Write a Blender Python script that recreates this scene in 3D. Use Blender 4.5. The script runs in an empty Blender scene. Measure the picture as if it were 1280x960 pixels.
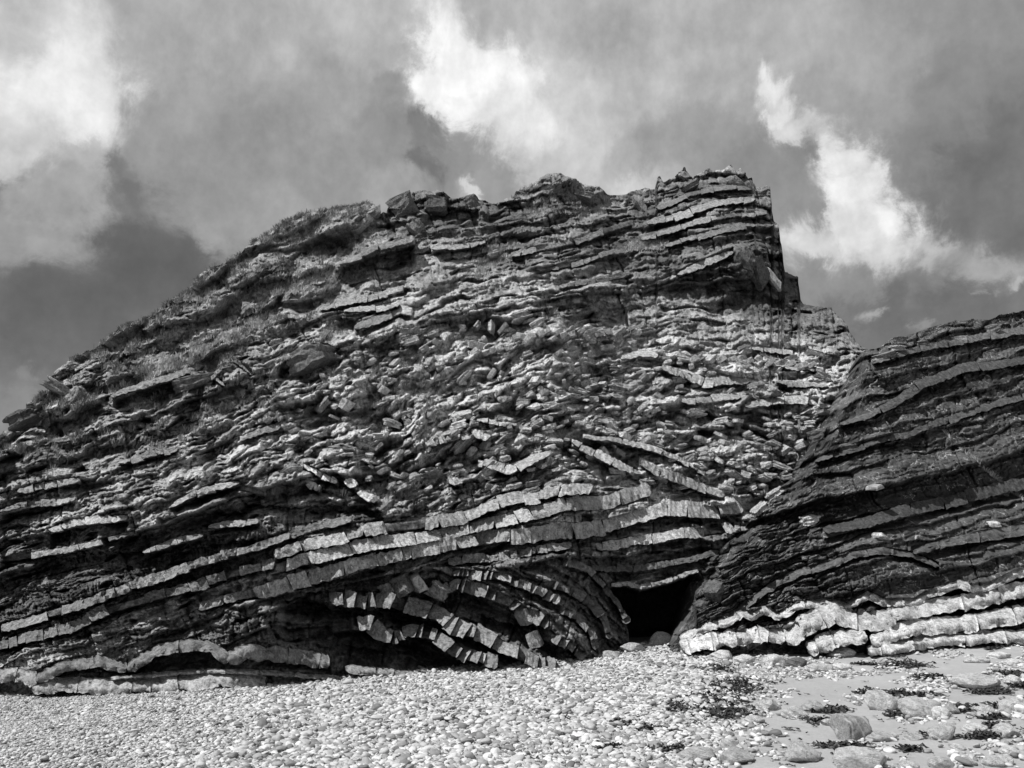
import bpy, bmesh, math
import numpy as np
from mathutils import Vector, Matrix, Euler

# ------------------------------------------------------------------ camera, sky, sun, exposure
scene = bpy.context.scene
COL = scene.collection
F = 1000.0                      # focal length in pixels of the 1280 px wide photograph
PITCH = math.radians(16.2)
EYE = 1.6
cam_d = bpy.data.cameras.new('camera')
cam_d.sensor_width = 36.0
cam_d.lens = 36.0 * F / 1280.0
cam_d.clip_start = 0.1
cam_d.clip_end = 3000.0
cam = bpy.data.objects.new('camera', cam_d)
COL.objects.link(cam)
cam.location = (0, 0, EYE)
cam.rotation_euler = (math.radians(90) + PITCH, 0, 0)
scene.camera = cam

SUN_TO = Vector((-0.53, -0.38, 0.76)).normalized()
sun_d = bpy.data.lights.new('sun', 'SUN')
sun_d.energy = 5.0
sun_d.angle = math.radians(0.5)
sun_d.color = (1, 1, 1)          # the photograph is black and white
sun = bpy.data.objects.new('sun', sun_d)
COL.objects.link(sun)
sun.rotation_euler = SUN_TO.to_track_quat('Z', 'Y').to_euler()
sun.location = SUN_TO * 60

scene.view_settings.view_transform = 'Standard'
scene.view_settings.look = 'None'
scene.view_settings.exposure = 0.0
scene.view_settings.gamma = 1.0
scene.cycles.max_bounces = 3
scene.cycles.diffuse_bounces = 2
scene.cycles.glossy_bounces = 1


def ray(u, v):
    """pixel of the 1280x960 photograph -> (x per metre of y, z per metre of y)"""
    u = np.asarray(u, float); v = np.asarray(v, float)
    xc = (u - 640.0) / F; yc = (480.0 - v) / F
    dy = math.cos(PITCH) - yc * math.sin(PITCH)
    dz = math.sin(PITCH) + yc * math.cos(PITCH)
    return xc / dy, dz / dy


def azel(u, v):
    ax, m = ray(u, v)
    az = math.atan2(float(ax), 1.0)
    el = math.atan2(float(m), math.hypot(1.0, float(ax)))
    return math.degrees(az), math.degrees(el)


def make_world():
    w = bpy.data.worlds.new('World')
    scene.world = w
    w.use_nodes = True
    w.cycles.sampling_method = 'NONE'
    nt = w.node_tree
    nt.nodes.clear()
    N = nt.nodes.new; L = nt.links.new

    def math_n(op, a, b=None, c=None):
        n = N('ShaderNodeMath'); n.operation = op
        for i, x in enumerate((a, b, c)):
            if x is None: continue
            if isinstance(x, (int, float)): n.inputs[i].default_value = x
            else: L(x, n.inputs[i])
        return n.outputs[0]
    tc = N('ShaderNodeTexCoord')
    sep = N('ShaderNodeSeparateXYZ'); L(tc.outputs['Generated'], sep.inputs[0])
    az = math_n('MULTIPLY', math_n('ARCTAN2', sep.outputs[0], sep.outputs[1]), 57.29578)
    el = math_n('MULTIPLY', math_n('ARCSINE', sep.outputs[2]), 57.29578)
    comb = N('ShaderNodeCombineXYZ'); L(az, comb.inputs[0]); L(el, comb.inputs[1])

    def noise(vec, scale, detail, rough, dist=0.0, color=False):
        n = N('ShaderNodeTexNoise'); n.noise_dimensions = '2D'; n.inputs['Scale'].default_value = scale
        n.inputs['Detail'].default_value = detail; n.inputs['Roughness'].default_value = rough
        n.inputs['Distortion'].default_value = dist
        L(vec, n.inputs['Vector'])
        return n.outputs['Color'] if color else n.outputs[0]
    # ragged cloud edges: warp the direction with turbulence
    def warp(vec, scale, amp, detail, rough=0.55):
        c = noise(vec, scale, detail, rough, 0.0, True)
        s = N('ShaderNodeVectorMath'); s.operation = 'SUBTRACT'; L(c, s.inputs[0]); s.inputs[1].default_value = (.5, .5, .5)
        m = N('ShaderNodeVectorMath'); m.operation = 'MULTIPLY'; L(s.outputs[0], m.inputs[0]); m.inputs[1].default_value = (amp, amp * .8, 0)
        a = N('ShaderNodeVectorMath'); a.operation = 'ADD'; L(vec, a.inputs[0]); L(m.outputs[0], a.inputs[1])
        return a.outputs[0]
    vec = warp(warp(comb.outputs[0], 0.10, 4.5, 2.0, .5), 0.26, 5.2, 6.0, .66)
    # cloud masses: pixel, radius (px), brightness (display value), weight
    P = [(60, 110, 60, .90, 1), (120, 120, 40, .88, 1), (10, 60, 50, .74, 1), (20, 190, 40, .84, 1), (70, 255, 40, .66, 1), (20, 300, 40, .60, 1), (60, 315, 25, .64, 1), (0, 245, 25, .50, .7),
         (155, 205, 20, .50, .9), (175, 250, 24, .47, .9), (110, 190, 25, .70, .8),
         (170, 320, 40, .40, 1), (230, 330, 40, .41, 1), (60, 380, 60, .43, 1), (130, 420, 60, .43, 1), (40, 455, 14, .52, .5), (10, 500, 30, .54, .6), (-60, 420, 60, .48, 1),
         (230, 160, 60, .60, 1), (300, 240, 60, .60, 1), (280, 180, 40, .56, 1), (400, 230, 60, .60, 1), (470, 190, 45, .57, 1), (400, 120, 70, .63, 1), (320, 20, 70, .70, 1), (200, 40, 50, .66, 1), (480, 60, 45, .68, 1), (500, 110, 24, .60, 1), (460, 20, 50, .72, 1),
         (270, 300, 30, .62, 1), (350, 260, 40, .62, 1), (480, 235, 30, .64, .8),
         (570, 60, 38, 1.0, 1.2), (560, 110, 32, 1.0, 1.2), (610, 90, 38, .97, 1.2), (545, 35, 20, .95, 1), (640, 110, 35, .90, 1), (590, 135, 25, .93, 1), (640, 20, 45, .70, 1),
         (545, 175, 22, .50, 1.1), (580, 195, 30, .55, 1), (530, 210, 18, .46, 1), (620, 215, 22, .58, 1), (598, 232, 12, .80, .6), (550, 160, 10, .48, .7),
         (720, 120, 60, .78, 1), (790, 80, 60, .74, 1), (700, 190, 40, .76, 1), (780, 200, 40, .68, 1), (790, 228, 28, .84, .8), (740, 30, 60, .68, 1), (670, 160, 25, .86, .8),
         (830, 170, 40, .62, 1), (900, 170, 40, .60, 1), (880, 70, 50, .70, 1), (960, 30, 60, .68, 1), (940, 200, 35, .55, 1), (980, 240, 30, .54, 1), (1010, 200, 20, .54, 1), (1020, 265, 22, .54, 1), (920, 130, 22, .66, .8),
         (970, 100, 20, .92, 1), (985, 140, 16, .90, 1), (1010, 160, 20, .84, 1), (1060, 190, 22, .92, 1), (1075, 235, 24, .95, 1.1), (1110, 268, 24, .94, 1.1), (1060, 280, 26, .90, 1), (1000, 305, 24, .84, 1), (1090, 305, 30, .84, 1), (1160, 305, 24, .76, .8), (1230, 318, 30, .70, .8), (1040, 110, 25, .66, 1),
         (1200, 120, 70, .54, 1), (1200, 220, 60, .46, 1), (1260, 180, 60, .47, 1), (1150, 200, 35, .54, 1), (1180, 270, 30, .46, 1), (1260, 280, 40, .47, 1), (1120, 80, 60, .64, 1), (1230, 20, 70, .58, 1), (1120, 150, 25, .60, 1),
         (1060, 345, 25, .56, 1), (1150, 345, 30, .52, 1), (1010, 345, 25, .56, 1), (1110, 370, 25, .46, 1), (1200, 375, 35, .46, 1), (1030, 370, 20, .48, 1), (1260, 352, 12, .72, .7), (1215, 360, 8, .62, .5),
         (1090, 396, 10, .66, .7), (1120, 415, 20, .46, 1), (1165, 405, 10, .58, .6), (1280, 375, 20, .48, .8)]
    vs = N('ShaderNodeSeparateXYZ'); L(vec, vs.inputs[0]); vx, vy = vs.outputs[0], vs.outputs[1]
    num = den = None
    for (u, v, r, b, wt) in P:
        a, e = azel(u, v)
        sc = 57.3 / F
        # (each mass waits for the one before, which keeps the shader's memory small)
        xk, yk = (vx, vy) if num is None else (math_n('MULTIPLY_ADD', num, 1e-9, vx), math_n('MULTIPLY_ADD', num, 1e-9, vy))
        rx, ry = r * sc * 1.25, r * sc
        dx = math_n('MULTIPLY_ADD', xk, 1 / rx, -a / rx); dy = math_n('MULTIPLY_ADD', yk, 1 / ry, -e / ry)
        q = math_n('MULTIPLY_ADD', dx, dx, math_n('MULTIPLY_ADD', dy, dy, 0.42))
        k = math_n('DIVIDE', wt, math_n('MULTIPLY', q, math_n('MULTIPLY', q, q)))
        num = math_n('MULTIPLY', k, b) if num is None else math_n('MULTIPLY_ADD', k, b, num)
        den = k if den is None else math_n('ADD', den, k)
    val = math_n('DIVIDE', num, den)
    # billow detail, stronger on the bright clouds
    n1 = math_n('SUBTRACT', noise(comb.outputs[0], 0.17, 6.0, .58, .0), .5)
    n2 = math_n('SUBTRACT', noise(comb.outputs[0], 0.9, 3.0, .6, .0), .5)
    det = math_n('ADD', math_n('MULTIPLY', n1, .34), math_n('MULTIPLY', n2, .10))
    hi = N('ShaderNodeMapRange'); L(val, hi.inputs[0]); hi.inputs[1].default_value = .40; hi.inputs[2].default_value = .8; hi.inputs[3].default_value = .30; hi.inputs[4].default_value = 1.0
    val = math_n('MULTIPLY_ADD', det, hi.outputs[0], val)
    val = math_n('MAXIMUM', val, 0.05)
    rad = math_n('POWER', val, 2.2)
    # clear sky behind the clouds (Nishita, shown in black and white)
    sky = N('ShaderNodeTexSky'); sky.sky_type = 'NISHITA'; sky.sun_disc = False
    sky.sun_elevation = math.asin(SUN_TO.z)
    sky.sun_rotation = math.atan2(SUN_TO.x, SUN_TO.y)
    bw = N('ShaderNodeRGBToBW'); L(sky.outputs[0], bw.inputs[0])
    cover = N('ShaderNodeMapRange'); L(val, cover.inputs[0]); cover.inputs[1].default_value = .36; cover.inputs[2].default_value = .5; cover.inputs[3].default_value = .75; cover.inputs[4].default_value = 1.0
    cl = math_n('MULTIPLY', rad, 1 / 0.1)
    mixn = N('ShaderNodeMix'); mixn.data_type = 'FLOAT'
    L(cover.outputs[0], mixn.inputs[0]); L(math_n('MULTIPLY', bw.outputs[0], .35), mixn.inputs[2]); L(cl, mixn.inputs[3])
    bg = N('ShaderNodeBackground'); bg.inputs['Strength'].default_value = 0.1
    L(mixn.outputs[0], bg.inputs['Color'])
    out = N('ShaderNodeOutputWorld'); L(bg.outputs[0], out.inputs['Surface'])


make_world()

# ------------------------------------------------------------------ numeric helpers
def hsh(i, j=0, k=0):
    i = np.asarray(i).astype(np.int64); j = np.asarray(j).astype(np.int64)
    h = (i * 374761393 + j * 668265263 + int(k) * 974634541) & 0xFFFFFFFF
    h = ((h ^ (h >> 13)) * 1274126177) & 0xFFFFFFFF
    h = ((h ^ (h >> 16)) * 2246822519) & 0xFFFFFFFF
    h = h ^ (h >> 15)
    return (h & 0xFFFFFF) / float(0xFFFFFF)


def vnoise(x, y, k=0):
    """gradient noise, about -1..1"""
    x = np.asarray(x, float); y = np.asarray(y, float)
    xi = np.floor(x); yi = np.floor(y)
    fx = x - xi; fy = y - yi
    sx = fx * fx * fx * (fx * (fx * 6 - 15) + 10); sy = fy * fy * fy * (fy * (fy * 6 - 15) + 10)
    def g(a, b, dx, dy):
        t = hsh(a, b, k) * 6.2831853
        return np.cos(t) * dx + np.sin(t) * dy
    n00 = g(xi, yi, fx, fy); n10 = g(xi + 1, yi, fx - 1, fy)
    n01 = g(xi, yi + 1, fx, fy - 1); n11 = g(xi + 1, yi + 1, fx - 1, fy - 1)
    a = n00 + sx * (n10 - n00); b = n01 + sx * (n11 - n01)
    return (a + sy * (b - a)) * 1.5


def fbm(x, y, octv=4, k=0, gain=.5):
    s = 0; a = 1
    for o in range(octv):
        s = s + a * vnoise(x * 2 ** o, y * 2 ** o, k + o * 17)
        a *= gain
    return s


def worley(x, y, k=0):
    """returns (offset x, offset y, cell hash a, cell hash b, edge distance)"""
    x = np.asarray(x, float); y = np.asarray(y, float)
    xi = np.floor(x); yi = np.floor(y)
    best = np.full(x.shape, 9.0); sec = np.full(x.shape, 9.0)
    bx = np.zeros(x.shape); by = np.zeros(x.shape); ci = np.zeros(x.shape); cj = np.zeros(x.shape)
    for a in (-1, 0, 1):
        for b in (-1, 0, 1):
            px = xi + a + .1 + .8 * hsh(xi + a, yi + b, k); py = yi + b + .1 + .8 * hsh(xi + a, yi + b, k + 5)
            dx = x - px; dy = y - py
            d = np.maximum(np.abs(dx), np.abs(dy)) * .6 + np.sqrt(dx * dx + dy * dy) * .4
            m = d < best
            sec = np.where(m, best, np.minimum(sec, d))
            bx = np.where(m, dx, bx); by = np.where(m, dy, by)
            ci = np.where(m, xi + a, ci); cj = np.where(m, yi + b, cj)
            best = np.where(m, d, best)
    return bx, by, ci, cj, sec - best


def facets(x, y, k, h, g, c, up=.35):
    """upper envelope of tilted blocks: flat facets with sharp arrises"""
    x = np.asarray(x, float); y = np.asarray(y, float)
    xi = np.floor(x); yi = np.floor(y)
    best = np.full(x.shape, -9.0); tone = np.zeros(x.shape)
    for a in (-1, 0, 1):
        for b in (-1, 0, 1):
            i, j = xi + a, yi + b
            r1 = hsh(i, j, k); r2 = hsh(i, j, k + 1); r3 = hsh(i, j, k + 2)
            dx = x - (i + .1 + .8 * r1); dy = y - (j + .1 + .8 * r2)
            rot = (r3 - .5) * 1.5
            ex = dx + rot * dy; ey = dy - rot * dx
            e = h * ((r1 * 7.13) % 1 - .5) + g * ((r2 * 5.71) % 1 - .5) * 2 * dx - g * (((r3 * 3.37) % 1) - .5 + up) * 2 * -dy - c * (np.maximum(ey - .22, 0) * 5.0 + np.maximum(-ey - .30, 0) * 1.1 + np.maximum(np.abs(ex) - .36, 0) * 2.6)
            m = e > best
            best = np.where(m, e, best); tone = np.where(m, (r3 * 9.17) % 1, tone)
    return best, tone


def smooth(x, a, b):
    t = np.clip((x - a) / (b - a), 0, 1)
    return t * t * (3 - 2 * t)


def pl(points, u):
    p = np.array(points, float)
    return np.interp(u, p[:, 0], p[:, 1])


_mask = {}
def inside(poly, U, V, soft=12.0):
    """soft polygon mask (1 inside) with a feather of soft pixels; looked up from a coarse table where the feather is wide"""
    U = np.asarray(U, float); V = np.asarray(V, float)
    if soft >= 8:
        key = (id(poly), soft)
        if key not in _mask: _mask[key] = inside_exact(poly, *np.meshgrid(GU, GV), soft)
        return bil(_mask[key], U, V)
    p = np.array(poly, float); out = np.zeros(U.shape)
    sel = (U > p[:, 0].min() - soft) & (U < p[:, 0].max() + soft) & (V > p[:, 1].min() - soft) & (V < p[:, 1].max() + soft)
    out[sel] = inside_exact(poly, U[sel], V[sel], soft)
    return out


def inside_exact(poly, U, V, soft=12.0):
    """soft polygon mask (1 inside) with a feather of soft pixels"""
    p = np.array(poly, float); n = len(p)
    U = np.asarray(U, float); V = np.asarray(V, float)
    ins = np.zeros(U.shape, bool); dist = np.full(U.shape, 1e9)
    for i in range(n):
        x0, y0 = p[i]; x1, y1 = p[(i + 1) % n]
        c = ((y0 > V) != (y1 > V)) & (U < (x1 - x0) * (V - y0) / ((y1 - y0) if y1 != y0 else 1e-9) + x0)
        ins ^= c
        ex, ey = x1 - x0, y1 - y0
        t = np.clip(((U - x0) * ex + (V - y0) * ey) / (ex * ex + ey * ey + 1e-9), 0, 1)
        dist = np.minimum(dist, np.hypot(U - x0 - t * ex, V - y0 - t * ey))
    sd = np.where(ins, dist, -dist)
    return smooth(sd, -soft, soft)


# ------------------------------------------------------------------ bedding direction fields
GU = np.arange(-200, 1501, 10.0); GV = np.arange(150, 941, 10.0)


def bed_field(samples, rad=70.0):
    gu, gv = np.meshgrid(GU, GV)
    cs = np.zeros(gu.shape); sn = np.zeros(gu.shape); w = np.zeros(gu.shape) + 1e-12
    for (u, v, a) in samples:
        k = 1.0 / (((gu - u) ** 2 + (gv - v) ** 2) / rad ** 2 + .15) ** 2
        cs += k * math.cos(math.radians(a)); sn += k * math.sin(math.radians(a)); w += k
    ang = np.arctan2(sn, cs)
    def solve(vx, vy):
        H, W = vx.shape
        ex = .5 * (vx[:, 1:] + vx[:, :-1]) * 10; ey = .5 * (vy[1:] + vy[:-1]) * 10
        r = np.zeros((H, W))
        r[:, :-1] += ex; r[:, 1:] -= ex; r[:-1] += ey; r[1:] -= ey
        big = np.zeros((2 * H, 2 * W))
        big[:H, :W] = r; big[H:, :W] = r[::-1]; big[:H, W:] = r[:, ::-1]; big[H:, W:] = r[::-1, ::-1]
        lam = (2 * np.cos(2 * np.pi * np.arange(2 * H) / (2 * H)) - 2)[:, None] + (2 * np.cos(2 * np.pi * np.arange(2 * W) / (2 * W)) - 2)[None]
        lam[0, 0] = 1
        f = np.fft.fft2(big) / lam
        f[0, 0] = 0
        return np.real(np.fft.ifft2(f))[:H, :W]
    sig = solve(-np.sin(ang), -np.cos(ang))
    tau = solve(np.cos(ang), -np.sin(ang))
    return sig, tau, ang


def bil(A, U, V):
    x = np.clip((np.asarray(U, float) - GU[0]) / 10, 0, len(GU) - 1.001); y = np.clip((np.asarray(V, float) - GV[0]) / 10, 0, len(GV) - 1.001)
    i = x.astype(int); j = y.astype(int); fx = x - i; fy = y - j
    return (A[j, i] * (1 - fx) + A[j, i + 1] * fx) * (1 - fy) + (A[j + 1, i] * (1 - fx) + A[j + 1, i + 1] * fx) * fy


FA = bed_field([(30, 540, 20), (100, 470, 25), (200, 420, 24), (250, 450, 30), (330, 330, 32), (420, 280, 32), (470, 310, 20), (560, 330, 15),
                (420, 420, 25), (300, 520, 20), (150, 560, 12), (60, 600, 8), (60, 650, 12), (200, 630, 15), (330, 600, 5), (430, 610, -20),
                (560, 440, 20), (650, 440, 16), (650, 300, 15), (700, 240, 22), (760, 300, 10), (850, 270, 18), (930, 260, 8), (800, 340, 20),
                (900, 340, 26), (800, 430, 4), (720, 480, 8), (900, 430, -8), (1000, 420, -12), (1030, 490, 2), (870, 480, -12), (900, 560, -22),
                (800, 590, -22), (740, 560, -25), (620, 530, 5), (560, 590, 22), (640, 590, 15), (100, 720, 18), (300, 690, 18), (450, 665, 18),
                (560, 655, 14), (700, 640, 11), (800, 622, 14), (880, 638, -2), (840, 668, 9), (800, 690, 4), (900, 600, -18), (100, 780, 22),
                (30, 800, 28), (200, 770, 25), (300, 760, 28), (100, 840, 5), (250, 830, 4), (380, 830, -4), (0, 700, 14), (-100, 600, 20)])
FC = bed_field([(400, 760, 14), (470, 760, -6), (560, 770, -28), (620, 790, -33), (680, 760, -30), (720, 790, -42), (765, 755, -62), (520, 730, -2),
                (600, 730, -16), (450, 830, -8), (540, 830, -24), (650, 720, -22), (420, 800, 0)])
FO = bed_field([(1100, 450, 16), (1200, 430, 20), (1250, 480, 16), (1100, 500, 16), (1150, 560, 12), (1050, 560, 8), (1250, 560, 22), (1100, 640, 24),
                (1250, 640, 14), (950, 700, 30), (1000, 720, 24), (1150, 700, 8), (1250, 720, 14), (900, 770, 30), (1050, 780, 12), (1200, 780, 8)])


def strata(S, T, seed, tm, jm, A, tilt, B, spread=.45, notch=.6):
    r = np.random.RandomState(seed)
    lo, hi = -1100.0, 1100.0
    n = int((hi - lo) / tm * 1.6) + 20
    th = tm * np.exp(r.normal(0, spread, n)); b = lo + np.concatenate([[0], np.cumsum(th)])
    i = np.clip(np.searchsorted(b, S) - 1, 0, n - 1)
    fr = np.clip((S - b[i]) / th[i], 0, 1)
    hard = r.rand(n); jw = jm * np.exp(r.normal(0, .4, n)); off = r.rand(n) * 1000 + 5000
    x = (T + off[i]) / jw[i]
    j = np.floor(x)
    j = np.where(x < j + (hsh(i, j, seed) - .5) * .7, j - 1, j)
    a0 = j + (hsh(i, j, seed) - .5) * .7; a1 = j + 1 + (hsh(i, j + 1, seed) - .5) * .7
    j = np.where(x > a1, j + 1, j)
    a0 = j + (hsh(i, j, seed) - .5) * .7; a1 = j + 1 + (hsh(i, j + 1, seed) - .5) * .7
    fj = np.clip((x - a0) / (a1 - a0), 0, 1)
    rb = hsh(i, j, seed + 3); rc = hsh(i, j, seed + 7); rd = hsh(i, j, seed + 11)
    d = A * (hard[i] - .5) + B * (rb - .5) + tilt * (.5 - fr) * (.35 + hard[i] + .5 * (rd - .5)) + B * 1.3 * (rc - .5) * (fj - .5)
    edge = np.minimum(fj, 1 - fj) * jw[i]
    d -= B * notch * (1 - smooth(edge, .3, 1.8)) + A * .35 * (1 - smooth(fr * th[i], .2, 1.8))
    return d, hard[i], rb


def blocks(x, y, seed, B, tx, ty, crack=.5):
    bx, by, ci, cj, e = worley(x, y, seed)
    r1 = hsh(ci, cj, seed + 1); r2 = hsh(ci, cj, seed + 2); r3 = hsh(ci, cj, seed + 3); r4 = hsh(ci, cj, seed + 4)
    d = B * (r1 - .5) + tx * (r2 - .5) * bx * 2 - ty * (.25 + r3) * by
    d -= B * crack * (1 - smooth(e, .0, .14))
    return d, r4


# ------------------------------------------------------------------ outlines traced from the photograph
CREST = [(-170, 640), (-100, 598), (-40, 570), (0, 547), (13, 524), (37, 504), (60, 491), (62, 477), (69, 462), (81, 451), (111, 437), (134, 424), (158, 405), (188, 397),
         (205, 381), (240, 355), (250, 343), (300, 315), (312, 302), (330, 293), (350, 280), (375, 268), (400, 260), (440, 256), (455, 252), (468, 255),
         (476, 266), (483, 263), (490, 250), (500, 243), (520, 238), (550, 238), (565, 247), (580, 246), (592, 240), (600, 246), (620, 252), (640, 243),
         (655, 234), (670, 226), (685, 216), (702, 217), (715, 225), (745, 231), (760, 242), (780, 242), (805, 236), (819, 235), (822, 222), (825, 219), (829, 226), (833, 225), (850, 215), (856, 209), (860, 215),
         (866, 221), (880, 214), (886, 210), (890, 213), (905, 210), (913, 206), (917, 210), (920, 214), (926, 208), (931, 213), (936, 221), (941, 221), (943, 233), (954, 233), (957, 230), (963, 236), (964, 262), (967, 278), (973, 284), (974, 300), (977, 308), (978, 322), (981, 340), (984, 340), (997, 345), (999, 356), (1001, 372),
         (1005, 380), (1020, 382), (1040, 384), (1055, 400), (1062, 412), (1070, 425), (1085, 440), (1120, 470), (1200, 560), (1300, 640)]
FOOT = [(-170, 872), (0, 866), (100, 868), (330, 858), (450, 845), (600, 838), (690, 832), (740, 824), (765, 812), (790, 806), (850, 796), (900, 792), (1300, 792)]
OTOP = [(838, 806), (850, 796), (868, 762), (871, 735), (890, 702), (925, 667), (950, 641), (990, 601), (1020, 560), (1040, 521), (1068, 470), (1083, 438), (1100, 434), (1117, 423), (1132, 422),
        (1150, 414), (1170, 408), (1190, 401), (1230, 400), (1280, 388), (1350, 366), (1450, 340)]
OFOOT = [(838, 816), (860, 818), (1000, 818), (1090, 816), (1150, 808), (1280, 802), (1450, 798)]
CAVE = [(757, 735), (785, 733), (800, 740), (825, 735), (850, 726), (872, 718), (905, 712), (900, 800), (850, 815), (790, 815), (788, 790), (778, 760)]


def beach_z(X, Y):
    X = np.asarray(X, float); Y = np.asarray(Y, float)
    t = np.clip(Y, 9, 26) - 9
    z = 0.075 * t / (1 + np.exp(-(X + 2) / 5.0))
    far = np.clip(40 - np.abs(Y - 10), 0, 30) / 30
    return z + far * (.05 * fbm(X / 4, Y / 4, 3, 91) + .012 * fbm(X / .6, Y / .6, 3, 97))


def ground_hit(u, v):
    ax, m = ray(u, v)
    lo = np.full(np.shape(ax), 4.0); hi = np.full(np.shape(ax), 45.0)
    for _ in range(40):
        y = .5 * (lo + hi)
        above = EYE + m * y > beach_z(ax * y, y)
        lo = np.where(above, y, lo); hi = np.where(above, hi, y)
    return ax * lo, lo, EYE + m * lo


_fu = np.arange(-200, 1501, 10.0)
_fy_main = ground_hit(_fu, pl(FOOT, _fu))[1]
_fy_main = np.where(_fu > 760, np.minimum(_fy_main, np.interp(760, _fu, _fy_main) + (_fu - 760) * .004), _fy_main)
_fy_out = ground_hit(_fu, pl(OFOOT, _fu))[1]
def _ma(a, n=7):
    p = np.pad(a, n // 2, mode='edge'); return np.convolve(p, np.ones(n) / n, 'valid')
_fy_main = _ma(_fy_main, 9); _fy_out = _ma(_fy_out, 9)


def low_main(U, V):
    """broad relief in metres, outward"""
    d = .9 * fbm(U / 230, V / 200, 2, 5) + .35 * fbm(U / 90, V / 70, 2, 8)
    d += 1.5 * np.exp(-((U - 905) / 70) ** 2 - ((V - 275) / 60) ** 2)           # the peak stands proud
    d += .8 * np.exp(-((U - 560) / 150) ** 2 - ((V - 270) / 25) ** 2)
    fade = smooth(pl(FOOT, U) - V, -5, 60)
    return d * (.25 + .75 * fade)


def base_main(U, V):
    ax, m = ray(U, V)
    yf = np.interp(U, _fu, _fy_main); zf = .6
    Y = yf + 4.0
    for _ in range(22):
        h = np.maximum(EYE + m * Y - zf, 0)
        Y = .5 * Y + .5 * (yf + .30 * h + .50 * np.maximum(h - 3.5, 0) - .12 * np.maximum(h - 14, 0))
    # the hill end at the right turns away
    Y = Y + 3.5 * smooth(U, 955, 1010) * smooth(410 - V, 0, 60)
    return ax, m, Y


def base_out(U, V):
    ax, m = ray(U, V)
    yf = np.interp(U, _fu, _fy_out); zf = .8
    Y = yf + 3.0
    for _ in range(22):
        h = np.maximum(EYE + m * Y - zf, 0)
        Y = .5 * Y + .5 * (yf + .45 * np.minimum(h, 2.2) + .82 * np.maximum(h - 2.2, 0))
    return ax, m, Y


def low_out(U, V):
    d = .5 * fbm(U / 170, V / 120, 2, 31) + .15 * fbm(U / 60, V / 40, 2, 33)
    return d * smooth(pl(OFOOT, U) - V, -5, 80)


def shove(ax, m, Y, d):
    """move points of the face outward by d: forward and a little down, as the beds lean out"""
    return np.stack([ax * (Y - .85 * d), Y - d, EYE + m * (Y - .85 * d)], -1)


def point_main(U, V, d):
    ax, m, Y = base_main(U, V)
    return shove(ax, m, Y, d)


def point_out(U, V, d):
    ax, m, Y = base_out(U, V)
    return shove(ax, m, Y, d)


# traced beds: (polyline, thickness px, joint px, proud m, tone, roundness, which face)
BEDS = []
def bed(name, pts, th, jl, proud, tone, rnd=.0, face='main', hollow=10, hdepth=.5, rows=2):
    BEDS.append(dict(name=name, pts=np.array(pts, float), th=th, jl=jl, proud=proud, tone=tone, rnd=rnd, face=face, hollow=hollow, hdepth=hdepth, rows=rows))

# the long pale beds across the middle of the face
bed('bed_block', [(0, 786), (54, 771), (111, 754), (168, 731), (222, 714), (269, 699), (319, 684), (393, 661), (440, 649)], 9, 26, .30, .22, hollow=7)
bed('bed_block', [(-60, 822), (0, 807), (50, 794), (91, 784), (134, 764), (168, 754), (222, 738), (300, 715), (345, 703)], 10, 30, .30, .20, hollow=7)
bed('bed_block', [(345, 695), (370, 686), (415, 676), (475, 661), (522, 656), (552, 650), (577, 645), (640, 625), (697, 615), (740, 611)], 12, 30, .42, .34, hollow=6)
bed('bed_block', [(340, 713), (390, 698), (450, 683), (500, 676), (560, 665), (640, 646), (715, 631), (760, 625), (812, 613)], 14, 34, .48, .40, hollow=7, hdepth=.6)
bed('bed_block', [(320, 739), (370, 727), (440, 709), (480, 697), (520, 688), (570, 680), (640, 669), (677, 663), (720, 660), (760, 656), (800, 646), (827, 636), (857, 636), (890, 640), (928, 636)], 15, 36, .60, .38, hollow=16, hdepth=1.0)
bed('bed_block', [(745, 684), (775, 680), (805, 675), (840, 669), (880, 665), (918, 658)], 11, 24, .50, .38, hollow=9, hdepth=.5)
bed('bed_block', [(250, 757), (300, 745), (359, 731), (430, 717), (485, 699)], 9, 26, .35, .20, hollow=7)
bed('bed_block', [(560, 703), (600, 698), (640, 693), (690, 685), (715, 682)], 8, 20, .28, .26, hollow=5)
# the arched beds below, broken into ribs
bed('fold_block', [(566, 715), (590, 718), (620, 720), (645, 730), (672, 738), (700, 753)], 11, 11, .42, .30, .25, hollow=14)
bed('fold_block', [(546, 744), (571, 731), (600, 739), (640, 753), (660, 767), (686, 780)], 15, 13, .40, .24, .25, hollow=20, hdepth=.7)
bed('fold_block', [(412, 748), (455, 751), (485, 750), (500, 755), (530, 763), (549, 770), (564, 781), (586, 789), (609, 797), (628, 809), (652, 819), (672, 828), (694, 834)], 19, 15, .75, .28, .3, hollow=12, hdepth=.8)
bed('fold_block', [(415, 784), (436, 781), (464, 780), (477, 794), (492, 797), (511, 789), (530, 791), (549, 798), (567, 810), (590, 818), (612, 828), (622, 832)], 16, 13, .80, .30, .3, hollow=30, hdepth=1.4)
bed('fold_block', [(690, 797), (712, 806), (731, 822)], 12, 12, .4, .26, .3, hollow=8)
bed('fold_block', [(704, 702), (735, 713), (755, 731), (772, 753), (784, 780)], 9, 14, .5, .17, .3, hollow=4)
bed('fold_block', [(690, 730), (715, 738), (738, 752), (755, 775), (762, 798)], 10, 15, .4, .15, .3, hollow=5)
bed('fold_block', [(700, 762), (722, 772), (738, 790), (746, 810)], 10, 13, .35, .18, .3, hollow=5)
bed('lintel_block', [(764, 731), (785, 729), (800, 735), (825, 730), (850, 721), (872, 714)], 5, 22, .7, .36, .2, hollow=0, hdepth=0)
bed('lintel_block', [(740, 709), (790, 712), (840, 704), (900, 690)], 8, 26, .5, .12, .1, hollow=4, hdepth=.3)
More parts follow.
